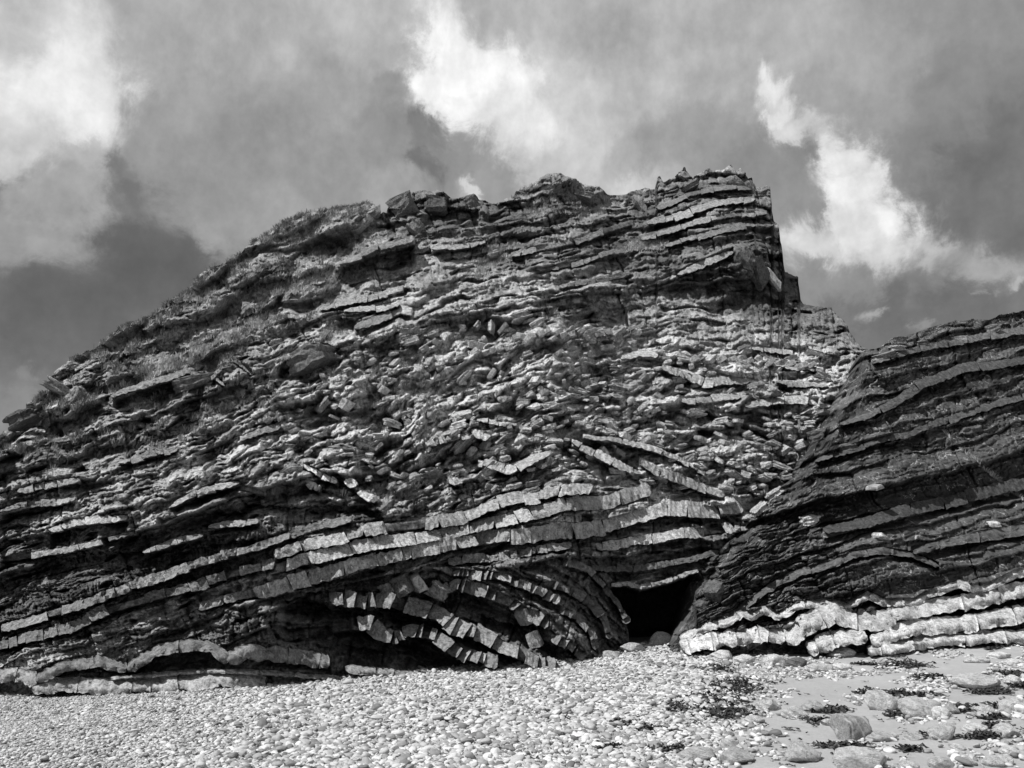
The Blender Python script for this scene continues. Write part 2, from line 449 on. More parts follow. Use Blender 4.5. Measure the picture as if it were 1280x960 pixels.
# smooth ledges along the foot
bed('ledge_block', [(44, 859), (84, 855), (121, 857), (168, 857), (205, 855), (245, 852), (279, 848), (312, 850), (332, 856)], 17, 46, .55, .38, .6, hollow=0, rows=4)
bed('ledge_block', [(-80, 862), (-20, 848), (20, 842), (50, 850)], 16, 40, .4, .34, .6, hollow=0, rows=4)
bed('ledge_block', [(48, 850), (81, 833), (124, 826), (160, 836)], 12, 60, .5, .20, .6, hollow=7, hdepth=.4, rows=3)
bed('ledge_block', [(161, 836), (202, 812), (240, 806), (265, 808), (288, 826)], 13, 70, .6, .18, .6, hollow=22, hdepth=.7, rows=3)
bed('ledge_block', [(286, 825), (309, 814), (346, 818), (376, 820), (413, 827)], 16, 30, .6, .22, .6, hollow=10, hdepth=.5, rows=3)
bed('ledge_block', [(140, 847), (200, 843), (262, 838), (320, 840), (380, 844), (425, 848)], 5, 60, .5, .34, .5, hollow=0, rows=3)
bed('ledge_block', [(432, 835), (470, 840), (510, 844), (560, 847)], 9, 40, .5, .30, .6, hollow=0, rows=3)
# upper face
bed('slab', [(424, 330), (450, 320), (480, 310), (517, 301)], 9, 46, 2.2, .26, .15, hollow=24, hdepth=2.2)
bed('slab', [(540, 312), (575, 307), (606, 302)], 6, 32, .9, .36, .1, hollow=5)
bed('slab', [(400, 386), (430, 378), (470, 370), (503, 360)], 9, 18, .5, .32, .1, hollow=6)
bed('slab', [(430, 392), (470, 385), (500, 380)], 7, 20, .5, .30, .1, hollow=5)
bed('slab', [(443, 411), (475, 399), (500, 387), (514, 390)], 13, 60, .6, .22, .1, hollow=8, hdepth=.6)
bed('slab', [(287, 446), (300, 455), (314, 466)], 9, 15, .6, .38, .05, hollow=4)
bed('slab', [(256, 466), (268, 474), (280, 482)], 8, 14, .5, .34, .05, hollow=3)
bed('slab', [(140, 498), (170, 486), (200, 476), (235, 466), (255, 470)], 7, 40, .9, .22, .2, hollow=28, hdepth=1.2)
bed('slab', [(640, 318), (690, 308), (720, 302), (750, 292), (790, 280)], 8, 22, .5, .22, .1, hollow=7, hdepth=.6)
bed('slab', [(670, 340), (720, 330), (770, 318), (800, 312)], 6, 18, .4, .22, .1, hollow=6)
bed('slab', [(700, 360), (740, 352), (790, 344)], 6, 18, .4, .20, .1, hollow=5)
# beds of the peak
bed('peak_slab', [(808, 282), (854, 270), (894, 257), (942, 251)], 9, 26, .55, .30, .1, hollow=5, hdepth=.6)
bed('peak_slab', [(800, 298), (857, 284), (908, 274), (957, 268)], 7, 24, .5, .26, .1, hollow=6, hdepth=.6)
bed('peak_slab', [(820, 262), (860, 246), (900, 236), (940, 236)], 7, 24, .45, .18, .1, hollow=5, hdepth=.5)
bed('peak_slab', [(830, 310), (880, 296), (930, 286), (965, 284)], 6, 24, .45, .20, .1, hollow=6, hdepth=.5)
bed('peak_slab', [(846, 346), (880, 330), (914, 317)], 9, 90, .9, .30, .1, hollow=14, hdepth=.7)
# pale ledges in the middle of the face
bed('slab', [(828, 459), (855, 472), (880, 478), (900, 475), (938, 478)], 10, 22, .7, .42, .1, hollow=10, hdepth=.8)
bed('slab', [(776, 449), (800, 445), (822, 447)], 8, 40, .7, .38, .1, hollow=12, hdepth=.6)
bed('slab', [(930, 510), (965, 502), (1000, 498), (1022, 502)], 10, 22, .5, .36, .1, hollow=7)
bed('slab', [(850, 500), (880, 502), (925, 496)], 9, 20, .4, .30, .1, hollow=6)
bed('slab', [(940, 434), (970, 437), (992, 440)], 7, 18, .4, .34, .1, hollow=5)
bed('slab', [(960, 455), (1000, 456), (1030, 462)], 7, 18, .4, .30, .1, hollow=6)
bed('slab', [(970, 478), (1005, 478), (1035, 482)], 7, 18, .4, .28, .1, hollow=6)
bed('slab', [(716, 553), (740, 566), (762, 576), (790, 590)], 12, 30, .6, .36, .1, hollow=6)
bed('slab', [(730, 545), (770, 553), (810, 562), (845, 572), (880, 592)], 6, 20, .5, .34, .1, hollow=4)
bed('slab', [(800, 577), (830, 592), (870, 606), (905, 620)], 12, 22, .4, .30, .1, hollow=5)
# bright broken beds
bed('white_block', [(376, 581), (398, 591), (422, 604)], 8, 13, .7, .62, .05, hollow=6)
bed('white_block', [(432, 601), (446, 609)], 11, 14, .7, .62, .05, hollow=5)
bed('white_block', [(449, 614), (472, 625)], 9, 14, .6, .60, .05, hollow=8)
bed('white_block', [(384, 603), (400, 612)], 9, 9, .6, .60, .05, hollow=8)
bed('white_block', [(300, 610), (330, 616)], 7, 18, .6, .55, .05, hollow=8)
bed('white_block', [(560, 598), (577, 604)], 11, 18, .7, .60, .05, hollow=6)
bed('white_block', [(598, 578), (640, 588), (660, 578), (688, 568)], 11, 16, .6, .42, .05, hollow=10, hdepth=.8)
bed('white_block', [(532, 556), (560, 548), (588, 546)], 8, 12, .5, .45, .05, hollow=8)
bed('white_block', [(596, 525), (620, 528), (645, 531)], 5, 20, .4, .50, .05, hollow=3)
bed('white_block', [(590, 540), (612, 548)], 9, 12, .6, .50, .05, hollow=7)
# ledges of the left flank
bed('slab', [(215, 633), (245, 618), (270, 610), (300, 604)], 9, 24, .8, .34, .2, hollow=16, hdepth=1.0)
bed('slab', [(62, 664), (90, 655), (125, 650), (162, 648)], 9, 30, .9, .34, .25, hollow=24, hdepth=1.2)
bed('slab', [(0, 640), (30, 632), (60, 626), (95, 624)], 8, 26, .6, .28, .2, hollow=12, hdepth=.8)
bed('slab', [(22, 612), (60, 606), (100, 600)], 9, 26, .6, .24, .15, hollow=8)
bed('slab', [(150, 579), (175, 574), (200, 566), (222, 561)], 7, 20, .6, .26, .1, hollow=7)
bed('slab', [(300, 548), (330, 536), (350, 532)], 7, 20, .5, .26, .1, hollow=7)
bed('slab', [(180, 690), (215, 680), (255, 670)], 7, 24, .5, .30, .2, hollow=8)
bed('slab', [(262, 661), (290, 654), (325, 652)], 8, 24, .6, .28, .2, hollow=9, hdepth=.7)
bed('slab', [(0, 700), (60, 692), (120, 680), (170, 666)], 7, 26, .5, .26, .2, hollow=8, hdepth=.6)
# the outcrop on the right: pale wavy beds at its foot
R1 = [(850, 799), (884, 783), (907, 779), (927, 766), (941, 770), (954, 761), (971, 770), (1001, 756), (1035, 753), (1058, 758), (1085, 744), (1105, 753), (1142, 753), (1156, 744), (1199, 730), (1223, 738), (1270, 717), (1330, 706), (1440, 680)]
bed('wavy_bed_block', R1, 9, 48, .55, .52, .7, 'out', 14, .7, 4)
bed('wavy_bed_block', [(850, 808), (884, 801), (924, 797), (951, 792), (980, 796)], 17, 26, .75, .55, .7, 'out', 3, .2, 4)
bed('wavy_bed_block', [(980, 800), (1005, 782), (1021, 774), (1041, 764), (1065, 774), (1096, 776), (1118, 772)], 22, 50, .85, .46, .7, 'out', 7, .6, 4)
bed('wavy_bed_block', [(1112, 768), (1172, 758), (1220, 750), (1280, 735), (1340, 722), (1440, 700)], 17, 70, .75, .54, .7, 'out', 9, .6, 4)
bed('wavy_bed_block', [(1008, 812), (1038, 799), (1080, 793)], 18, 30, 1.0, .55, .7, 'out', 2, .2, 4)
bed('wavy_bed_block', [(1086, 802), (1136, 784), (1159, 783), (1209, 780), (1240, 773), (1280, 766), (1360, 752), (1440, 740)], 18, 70, 1.0, .55, .7, 'out', 2, .3, 4)
bed('wavy_bed_block', [(1082, 813), (1125, 807), (1172, 799), (1203, 799), (1230, 795), (1280, 795), (1360, 790), (1440, 786)], 14, 44, 1.25, .56, .7, 'out', 0, 0, 4)
# dark slabs of the outcrop
bed('outcrop_slab', [(868, 792), (920, 765), (950, 743), (972, 728), (1000, 715), (1040, 705), (1062, 694), (1100, 688), (1140, 694), (1172, 708)], 9, 60, 0.30, 0.098, .5, 'out', 8, .5, 3)
bed('outcrop_slab', [(1140, 690), (1190, 676), (1240, 668), (1290, 660), (1400, 640)], 14, 60, 0.36, 0.083, .5, 'out', 12, .6, 3)
bed('outcrop_slab', [(1050, 530), (1110, 508), (1150, 482), (1200, 462), (1280, 450), (1400, 430)], 10, 60, 0.42, 0.105, .3, 'out', 24, .7, 3)
bed('outcrop_slab', [(1090, 452), (1130, 441), (1180, 430), (1230, 420), (1290, 412), (1400, 392)], 9, 40, 0.30, 0.120, .3, 'out', 10, .5, 3)
bed('outcrop_slab', [(1020, 575), (1080, 556), (1140, 540), (1200, 520), (1280, 494), (1400, 460)], 9, 46, 0.27, 0.090, .3, 'out', 10, .5, 3)
bed('outcrop_slab', [(1030, 668), (1090, 652), (1150, 636), (1220, 618), (1290, 604), (1400, 580)], 14, 70, 0.33, 0.075, .4, 'out', 10, .5, 3)

# deeper shaded hollows: (upper edge polyline, height px, depth m)
HOLLOWS = [([(350, 752), (380, 745), (410, 760), (440, 765)], 50, 1.5), ([(440, 765), (480, 768), (520, 780)], 14, .9), ([(430, 806), (480, 812), (540, 815), (600, 835)], 36, 1.3), ([(345, 457), (375, 436), (402, 428), (428, 436)], 30, 1.1),
           ([(300, 628), (360, 634), (430, 630), (480, 640)], 18, .8), ([(200, 650), (260, 640), (310, 640)], 20, .8), ([(40, 690), (120, 690), (220, 690), (320, 672)], 40, .6), ([(530, 262), (560, 258), (600, 262)], 24, 1.0),
           ([(640, 520), (665, 500), (690, 503)], 14, .6), ([(755, 505), (765, 497), (776, 500)], 10, .6), ([(826, 694), (880, 684), (930, 664)], 30, .7), ([(600, 770), (650, 782), (700, 815)], 26, .9), ([(420, 395), (440, 400), (452, 410)], 30, .8), ([(860, 345), (900, 338), (925, 345)], 16, .5)]


def hollow_depth(U, V, face):
    d = np.zeros(np.shape(U))
    def add(pts, h, dep, off, wob, k):
        pts = np.asarray(pts, float)
        lo, hi = pts[0, 0], pts[-1, 0]
        sel = (U > lo - 3) & (U < hi + 3) & (V > pts[:, 1].min() - 10) & (V < pts[:, 1].max() + off + h * 1.5 + 12)
        u, v = U[sel], V[sel]
        t = v - pl(pts, u) - off
        if wob: t = t - 3 * vnoise(u / 9, v / 300, 12)
        e = smooth(u, lo - 2, lo + 6) * (1 - smooth(u, hi - 6, hi + 2))
        hh = h * (1 + .35 * vnoise(u / 20, v / 260, k))
        d[sel] = np.maximum(d[sel], dep * np.where(t > 0, np.clip(1 - t / hh, 0, 1) ** .7, 0) * e)
    for b in BEDS:
        if b['face'] != face or b['hollow'] <= 0: continue
        add(b['pts'], b['hollow'], b['hdepth'], b['th'] * .5 - 1, False, 3)
    if face == 'main':
        for (pts, h, dep) in HOLLOWS: add(pts, h, dep, 0, True, 6)
    return d


def bed_mask(U, V, face):
    m = np.zeros(np.shape(U))
    for b in BEDS:
        if b['face'] != face: continue
        p = b['pts']
        sel = (U > p[0, 0] - 1) & (U < p[-1, 0] + 1) & (V > p[:, 1].min() - 16) & (V < p[:, 1].max() + 16)
        t = np.abs(V[sel] - pl(p, U[sel])) / (b['th'] * .5 + 1)
        m[sel] = np.maximum(m[sel], 1 - smooth(t, .65, 1.0))
    return m


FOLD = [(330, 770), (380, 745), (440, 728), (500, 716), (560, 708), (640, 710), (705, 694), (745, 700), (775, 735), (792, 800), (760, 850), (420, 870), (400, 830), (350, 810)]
RUBBLE = [(250, 520), (330, 470), (430, 440), (560, 400), (700, 395), (830, 420), (900, 440), (1060, 440), (1040, 520), (960, 620), (880, 610), (780, 600), (690, 610), (560, 620), (480, 640), (360, 590), (260, 590)]
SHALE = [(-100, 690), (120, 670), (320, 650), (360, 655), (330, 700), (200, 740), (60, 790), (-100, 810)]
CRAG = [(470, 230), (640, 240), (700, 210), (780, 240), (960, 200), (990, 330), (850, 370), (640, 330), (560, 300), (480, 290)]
TURF = [(-150, 600), (60, 470), (200, 370), (330, 285), (460, 245), (480, 320), (430, 370), (330, 430), (250, 470), (150, 520), (0, 600)]
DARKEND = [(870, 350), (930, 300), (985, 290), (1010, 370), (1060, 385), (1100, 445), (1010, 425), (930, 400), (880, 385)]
FOOTL = [(-150, 830), (60, 810), (160, 800), (300, 795), (420, 815), (440, 880), (-150, 890)]


def detail_main(U, V):
    """fine relief (m, outward) and rock tone"""
    wu = 5 * fbm(U / 45, V / 45, 3, 41); wv = 4 * fbm(U / 38, V / 38, 3, 47)
    a = bil(FA[0], U, V); t = bil(FA[1], U, V); c = bil(FC[0], U, V); ct = bil(FC[1], U, V)
    mf = inside(FOLD, U, V, 4) > .5
    S = np.where(mf, c, a) + wv; T = np.where(mf, ct, t) + wu
    rub = inside(RUBBLE, U, V, 35); crag = inside(CRAG, U, V, 15); turf = inside(TURF, U, V, 22); shale = inside(SHALE, U, V, 15); footl = inside(FOOTL, U, V, 10)
    mfs = inside(FOLD, U, V, 8)
    b1, h1, r1 = strata(S, T, 11, 44, 110, .85, .6, .5)
    b2, h2, r2 = strata(S + 1.5 * vnoise(U / 9, V / 9, 71), T, 12, 14, 34, .34, .30, .30)
    b3, h3, r3 = strata(S + vnoise(U / 5, V / 5, 73), T, 13, 4.6, 15, .11, .09, .11)
    k0, q0 = facets(T / 62, -S / 26, 27, .9, .5, 1.1)
    rot = .16 * (rub + .25 * fbm(U / 50, V / 40, 2, 87) > .5)
    Tr = T * .9 + S * rot; Sr = S * .9 - T * rot
    coarse = smooth(fbm(U / 85, V / 50, 3, 89), -.45, .45)
    k1, q1 = facets((Tr + wu) / 34, -(Sr + 1.6 * wv) / 11, 21, .62, .40, .62)
    k2, q2 = facets((Tr - 2 * wv) / 17, -(Sr + wu) / 5.0, 23, .32, .17, .26)
    k3, q3 = facets((U + V * .4) / 5.2, (V - U * .2) / 3.8, 25, .10, .08, .10)
    calm = np.clip(1 - .35 * turf - .3 * shale - .75 * footl, .15, 1)
    brk = smooth(fbm(U / 75, V / 50, 3, 83), -.35, .35) * (1 - smooth(V, 600, 660)) * (1 - .6 * crag)
    d = b1 * (.8 - .35 * rub + .3 * crag - .35 * turf) * calm * (1 - .45 * brk) + b2 * (.62 - .12 * rub + .55 * crag - .2 * turf) * calm * (1 - .6 * brk) + b3 * (.75 - .1 * rub + .3 * crag + .4 * shale)
    d += k0 * (.25 + .45 * rub * coarse + .55 * turf + .3 * crag + .2 * brk) * (1 - .5 * shale) * (1 - .8 * footl) * (1 - .5 * mfs)
    d += k1 * (.30 + .75 * rub * coarse + .35 * turf) * calm + k2 * (.42 + .42 * rub * (1.25 - .7 * coarse) + .15 * crag) * calm * (1 - .5 * mfs) + k3 * (.65 + .2 * rub + .35 * turf - .2 * shale) * (1 - .8 * footl)
    d -= .65 * smooth(vnoise(T / 48, S / 8.5, 85) + .35 * vnoise(T / 15, S / 5, 86), .42, .66) * (1 - footl) * (1 - .5 * mfs)
    d += .04 * fbm(U / 3.6, V / 2.8, 2, 61) + .035 * (hsh(np.floor(U / 2.3), np.floor(V / 1.7), 8) - .5)
    tone = .215 + .13 * (h2 - .5) + .06 * (h1 - .5) + .06 * (r2 - .5) + .07 * (r3 - .5) + .16 * (q2 - .5) + .11 * (q3 - .5) + .12 * (q1 - .5)
    tone = tone * (1.22 + .85 * rub - .08 * turf)
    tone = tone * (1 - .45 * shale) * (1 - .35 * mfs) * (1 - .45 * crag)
    tone = tone * (1 + .35 * fbm(U / 60, V / 45, 3, 77))
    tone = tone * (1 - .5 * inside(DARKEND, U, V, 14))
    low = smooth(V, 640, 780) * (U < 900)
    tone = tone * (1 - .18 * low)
    m = bed_mask(U, V, 'main')
    d = d * (1 - m) - .06 * m
    d = d - hollow_depth(U, V, 'main')
    # the cave
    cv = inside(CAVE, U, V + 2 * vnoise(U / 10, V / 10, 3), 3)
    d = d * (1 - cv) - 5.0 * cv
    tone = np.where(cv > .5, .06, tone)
    # nothing lies in front of the beach at the foot
    f = smooth(pl(FOOT, U) - V, -14, 16)
    d = d * (.25 + .75 * f)
    return d, np.clip(tone, .025, .6)


def detail_out(U, V):
    wu = 6 * fbm(U / 60, V / 40, 3, 141); wv = 5 * fbm(U / 50, V / 26, 3, 147)
    S = bil(FO[0], U, V) + wv; T = bil(FO[1], U, V) + wu
    up = 1 - smooth(V, 520, 640)
    b1, h1, r1 = strata(S, T, 31, 34, 150, 1.0, .85, .40, .5)
    b2, h2, r2 = strata(S + 2 * vnoise(U / 30, V / 14, 171), T, 32, 13, 70, .34, .26, .18)
    b3, h3, r3 = strata(S + vnoise(U / 12, V / 5, 173), T, 33, 3.6, 30, .10, .08, .06)
    k1, q1 = blocks(T / 20, -S / 8, 35, .4, .3, .4)
    k2, q2 = blocks(T / 9, -S / 4.5, 37, .22, .16, .2)
    lf = 1 - smooth(U - V * .3, 780, 900)
    d = b1 * .85 + b2 * .75 + b3 + k1 * (.15 + .4 * up + .75 * lf) + k2 * (.15 + .75 * lf + .35 * up) + .035 * fbm(U / 9, V / 3.5, 3, 161)
    tone = .056 + .05 * (h2 - .5) + .025 * (h1 - .5) + .02 * (q1 - .5) + .03 * up * q1 + .045 * lf * q2
    tone = tone * (1 + .4 * fbm(U / 70, V / 30, 3, 177))
    m = bed_mask(U, V, 'out')
    d = d * (1 - m) - .15 * m
    d = d - hollow_depth(U, V, 'out')
    rim = (1 - smooth(V - pl(OTOP, U) + 8 * fbm(U / 20, V / 20, 2, 181), 0, 30)) * (1 - smooth(U, 1060, 1120))
    d = d - 1.3 * rim + .5 * rim * fbm(U / 16, V / 12, 3, 183)
    f = smooth(pl(OFOOT, U) - V, -4, 40)
    d = d * (.2 + .8 * f)
    return d, np.clip(tone, .02, .4)


# ------------------------------------------------------------------ materials
def new_mat(name):
    m = bpy.data.materials.new(name); m.use_nodes = True
    nt = m.node_tree; nt.nodes.clear()
    out = nt.nodes.new('ShaderNodeOutputMaterial'); bs = nt.nodes.new('ShaderNodeBsdfPrincipled')
    nt.links.new(bs.outputs[0], out.inputs[0])
    return m, nt, bs


def mnode(nt, op, a, b=None, c=None):
    n = nt.nodes.new('ShaderNodeMath'); n.operation = op
    for i, x in enumerate((a, b, c)):
        if x is None: continue
        if isinstance(x, (int, float)): n.inputs[i].default_value = x
        else: nt.links.new(x, n.inputs[i])
    return n.outputs[0]


def nnode(nt, vec, scale, detail=4, rough=.6, dist=0):
    n = nt.nodes.new('ShaderNodeTexNoise'); n.inputs['Scale'].default_value = scale; n.inputs['Detail'].default_value = detail
    n.inputs['Roughness'].default_value = rough; n.inputs['Distortion'].default_value = dist
    if vec is not None: nt.links.new(vec, n.inputs['Vector'])
    return n.outputs[0]


def ramp(nt, x, a, b, lo=0.0, hi=1.0):
    n = nt.nodes.new('ShaderNodeMapRange'); n.interpolation_type = 'SMOOTHSTEP'
    nt.links.new(x, n.inputs[0])
    for i, val in enumerate((a, b, lo, hi)): n.inputs[i + 1].default_value = val
    return n.outputs[0]


def rock_material(name, source, rough=.82, vein=.5, bump=.6, spots=.5, spec=.3):
    """source: 'attr' = tone attribute of the sheet, 'object' = the object's own colour, 'random' = per instance"""
    m, nt, bs = new_mat(name)
    geo = nt.nodes.new('ShaderNodeNewGeometry'); tc = nt.nodes.new('ShaderNodeTexCoord')
    pos = geo.outputs['Position']
    if source == 'attr':
        at = nt.nodes.new('ShaderNodeAttribute'); at.attribute_name = 'tone'; tone = at.outputs['Fac']
    else:
        oi = nt.nodes.new('ShaderNodeObjectInfo')
        sp = nt.nodes.new('ShaderNodeSeparateColor'); nt.links.new(oi.outputs['Color'], sp.inputs[0]); tone = sp.outputs[0]
    n1 = nnode(nt, pos, 1.3, 6, .65); n2 = nnode(nt, pos, 8.0, 5, .75); n3 = nnode(nt, pos, 26.0, 3, .7)
    f = mnode(nt, 'ADD', mnode(nt, 'MULTIPLY_ADD', n1, .9, .05), mnode(nt, 'MULTIPLY_ADD', n2, 2.8, -1.4))
    f = mnode(nt, 'ADD', f, mnode(nt, 'MULTIPLY_ADD', n3, 2.2, -.6))
    smp = nt.nodes.new('ShaderNodeMapping'); smp.inputs['Scale'].default_value = (7.0, 7.0, .9); nt.links.new(pos, smp.inputs[0])
    f = mnode(nt, 'ADD', f, mnode(nt, 'MULTIPLY_ADD', nnode(nt, smp.outputs[0], 1.6, 4, .65), 1.8, -.9))
    f = mnode(nt, 'MAXIMUM', f, .12)
    col = mnode(nt, 'MULTIPLY', tone, f)
    # pale lichen spots and dark damp stains
    sp1 = ramp(nt, nnode(nt, pos, 5.0, 5, .7, .3), .60, .70)
    col = mnode(nt, 'ADD', col, mnode(nt, 'MULTIPLY', sp1, mnode(nt, 'MULTIPLY', tone, spots * .9)))
    dk = ramp(nt, nnode(nt, pos, 2.2, 5, .65, .8), .56, .70, 1.0, .6)
    col = mnode(nt, 'MULTIPLY', col, dk)
    # thin quartz veins
    v1 = nnode(nt, pos, .9, 4, .5, 1.2)
    vv = mnode(nt, 'ABSOLUTE', mnode(nt, 'SUBTRACT', v1, .5))
    vein_f = mnode(nt, 'MULTIPLY', ramp(nt, vv, .002, .006, 1, 0), vein)
    mx = nt.nodes.new('ShaderNodeMix'); mx.data_type = 'FLOAT'
    nt.links.new(vein_f, mx.inputs[0]); nt.links.new(col, mx.inputs[2]); mx.inputs[3].default_value = .5
    cc = nt.nodes.new('ShaderNodeCombineColor')
    fin = mnode(nt, 'MINIMUM', mx.outputs[0], .8)
    for i in range(3): nt.links.new(fin, cc.inputs[i])
    nt.links.new(cc.outputs[0], bs.inputs['Base Color'])
    bs.inputs['Roughness'].default_value = rough
    bs.inputs['Specular IOR Level'].default_value = spec
    hgt = mnode(nt, 'ADD', mnode(nt, 'MULTIPLY', n2, .5), mnode(nt, 'MULTIPLY', n3, .35))
    bp = nt.nodes.new('ShaderNodeBump'); bp.inputs['Strength'].default_value = bump; bp.inputs['Distance'].default_value = .24
    nt.links.new(hgt, bp.inputs['Height']); nt.links.new(bp.outputs[0], bs.inputs['Normal'])
    return m


M_CLIFF = rock_material('cliff_rock', 'attr', .85, .15, .7)
M_OUT = rock_material('slate_rock', 'attr', .62, .8, .5, .3, .4)
M_BLOCK = rock_material('bed_rock', 'object', .85, .1, .6)
M_SMOOTH = rock_material('worn_rock', 'object', .7, .25, .35, .35)


# ------------------------------------------------------------------ object helpers
def link(o, parent=None):
    COL.objects.link(o)
    if parent is not None: o.parent = parent
    return o


def mesh_obj(name, verts, faces, mat, parent=None, smooth_sh=False, tone=None):
    me = bpy.data.meshes.new(name)
    me.from_pydata([tuple(map(float, v)) for v in verts], [], faces)
    if smooth_sh: me.polygons.foreach_set('use_smooth', [True] * len(me.polygons))
    me.materials.append(mat)
    o = bpy.data.objects.new(name, me)
    if tone is not None: o.color = (tone, tone, tone, 1)
    return link(o, parent)


def grid_mesh(name, P, mat, tone=None):
    """P: rows x cols x 3"""
    R, C = P.shape[:2]
    me = bpy.data.meshes.new(name)
    me.vertices.add(R * C); me.vertices.foreach_set('co', P.reshape(-1).astype(np.float32))
    idx = np.arange(R * C).reshape(R, C)
    q = np.stack([idx[:-1, :-1], idx[1:, :-1], idx[1:, 1:], idx[:-1, 1:]], -1).reshape(-1)
    n = len(q) // 4
    me.loops.add(n * 4); me.loops.foreach_set('vertex_index', q.astype(np.int32))
    me.polygons.add(n); me.polygons.foreach_set('loop_start', np.arange(n, dtype=np.int32) * 4); me.polygons.foreach_set('loop_total', np.full(n, 4, np.int32))
    me.update(calc_edges=True)
    if tone is not None:
        at = me.attributes.new('tone', 'FLOAT', 'POINT'); at.data.foreach_set('value', tone.reshape(-1).astype(np.float32))
    me.materials.append(mat)
    o = bpy.data.objects.new(name, me)
    return link(o)


def tag(o, label=None, cat=None, group=None, kind=None):
    if label: o['label'] = label
    if cat: o['category'] = cat
    if group: o['group'] = group
    if kind: o['kind'] = kind
    return o


rng = np.random.RandomState(7)

# ------------------------------------------------------------------ beach
def axis(fine_lo, fine_hi, step, far_lo, far_hi):
    mid = np.arange(fine_lo, fine_hi + 1e-6, step)
    g = [fine_hi]; s = step
    while g[-1] < far_hi: s *= 1.35; g.append(g[-1] + s)
    l = [fine_lo]; s = step
    while l[-1] > far_lo: s *= 1.35; l.append(l[-1] - s)
    return np.concatenate([np.array(l[:0:-1]), mid, np.array(g[1:])])


def make_beach():
    xs = axis(-17, 17, .09, -600, 600); ys = axis(7.0, 27, .09, -600, 900)
    X, Y = np.meshgrid(xs, ys)
    Z = beach_z(X, Y)
    near = (np.abs(X) < 18) & (Y > 6) & (Y < 28)
    Z = Z + near * (.010 * fbm(X / .16, Y / .16, 2, 201))
    m, nt, bs = new_mat('beach_sand')
    geo = nt.nodes.new('ShaderNodeNewGeometry'); pos = geo.outputs['Position']
    n1 = nnode(nt, pos, .6, 5, .6); n2 = nnode(nt, pos, 14.0, 4, .7); n3 = nnode(nt, pos, 120.0, 2, .6)
    c = mnode(nt, 'ADD', mnode(nt, 'MULTIPLY_ADD', n1, .22, .25), mnode(nt, 'MULTIPLY_ADD', n2, .16, -.08))
    c = mnode(nt, 'ADD', c, mnode(nt, 'MULTIPLY_ADD', n3, .16, -.08))
    cc = nt.nodes.new('ShaderNodeCombineColor')
    for i in range(3): nt.links.new(c, cc.inputs[i])
    nt.links.new(cc.outputs[0], bs.inputs['Base Color']); bs.inputs['Roughness'].default_value = .9
    bp = nt.nodes.new('ShaderNodeBump'); bp.inputs['Strength'].default_value = .5; bp.inputs['Distance'].default_value = .03
    nt.links.new(mnode(nt, 'ADD', n2, mnode(nt, 'MULTIPLY', n3, .4)), bp.inputs['Height']); nt.links.new(bp.outputs[0], bs.inputs['Normal'])
    o = grid_mesh('beach', np.stack([X, Y, Z], -1), m)
    return tag(o, kind='structure')


make_beach()

# ------------------------------------------------------------------ the cliff and the outcrop
def sheet(name, u0, u1, nu, top, foot, nv, base, low, det, below, mat, back, jag):
    u = np.linspace(u0, u1, nu)
    tv = pl(top, u) + jag * (fbm(u / 14, u * 0 + 3.3, 3, 301) * 1.5 + 2.2 * (hsh(np.floor(u / 7 + .6 * vnoise(u / 9, u * 0, 5)), 0, 9) - .5))
    bv = pl(foot, u) + below
    t = np.linspace(0, 1, nv)[:, None]
    U = np.repeat(u[None], nv, 0); V = tv[None] * (1 - t) + bv[None] * t
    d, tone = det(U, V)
    d = d + low(U, V)
    ax, m, Y = base(U, V)
    P = shove(ax, m, Y, d)
    # ground behind the skyline: goes back and then down
    rows = []; tr = []
    for (dy, dz) in back:
        R = P[0].copy(); R[:, 1] += dy; R[:, 0] *= 1 + dy * .004; R[:, 2] = np.maximum(R[:, 2] + dz + .25 * fbm(R[:, 0] / 1.5, R[:, 1] / 1.5, 3, 55) * min(1, dy), -1.5)
        rows.append(R); tr.append(tone[0])
    P = np.concatenate([np.array(rows[::-1]), P]); tone = np.concatenate([np.array(tr[::-1]), tone])
    return grid_mesh(name, P, mat, tone)


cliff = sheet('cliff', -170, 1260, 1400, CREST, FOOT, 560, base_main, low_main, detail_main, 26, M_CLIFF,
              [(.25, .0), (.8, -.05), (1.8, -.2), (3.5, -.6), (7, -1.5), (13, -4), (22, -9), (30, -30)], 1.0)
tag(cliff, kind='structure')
outcrop = sheet('rock_outcrop', 838, 1450, 560, OTOP, OFOOT, 330, base_out, low_out, detail_out, 22, M_OUT,
                [(.25, .0), (.8, -.05), (1.8, -.2), (3.5, -.7), (7, -2), (13, -5), (20, -30)], 1.0)
tag(outcrop, kind='structure')


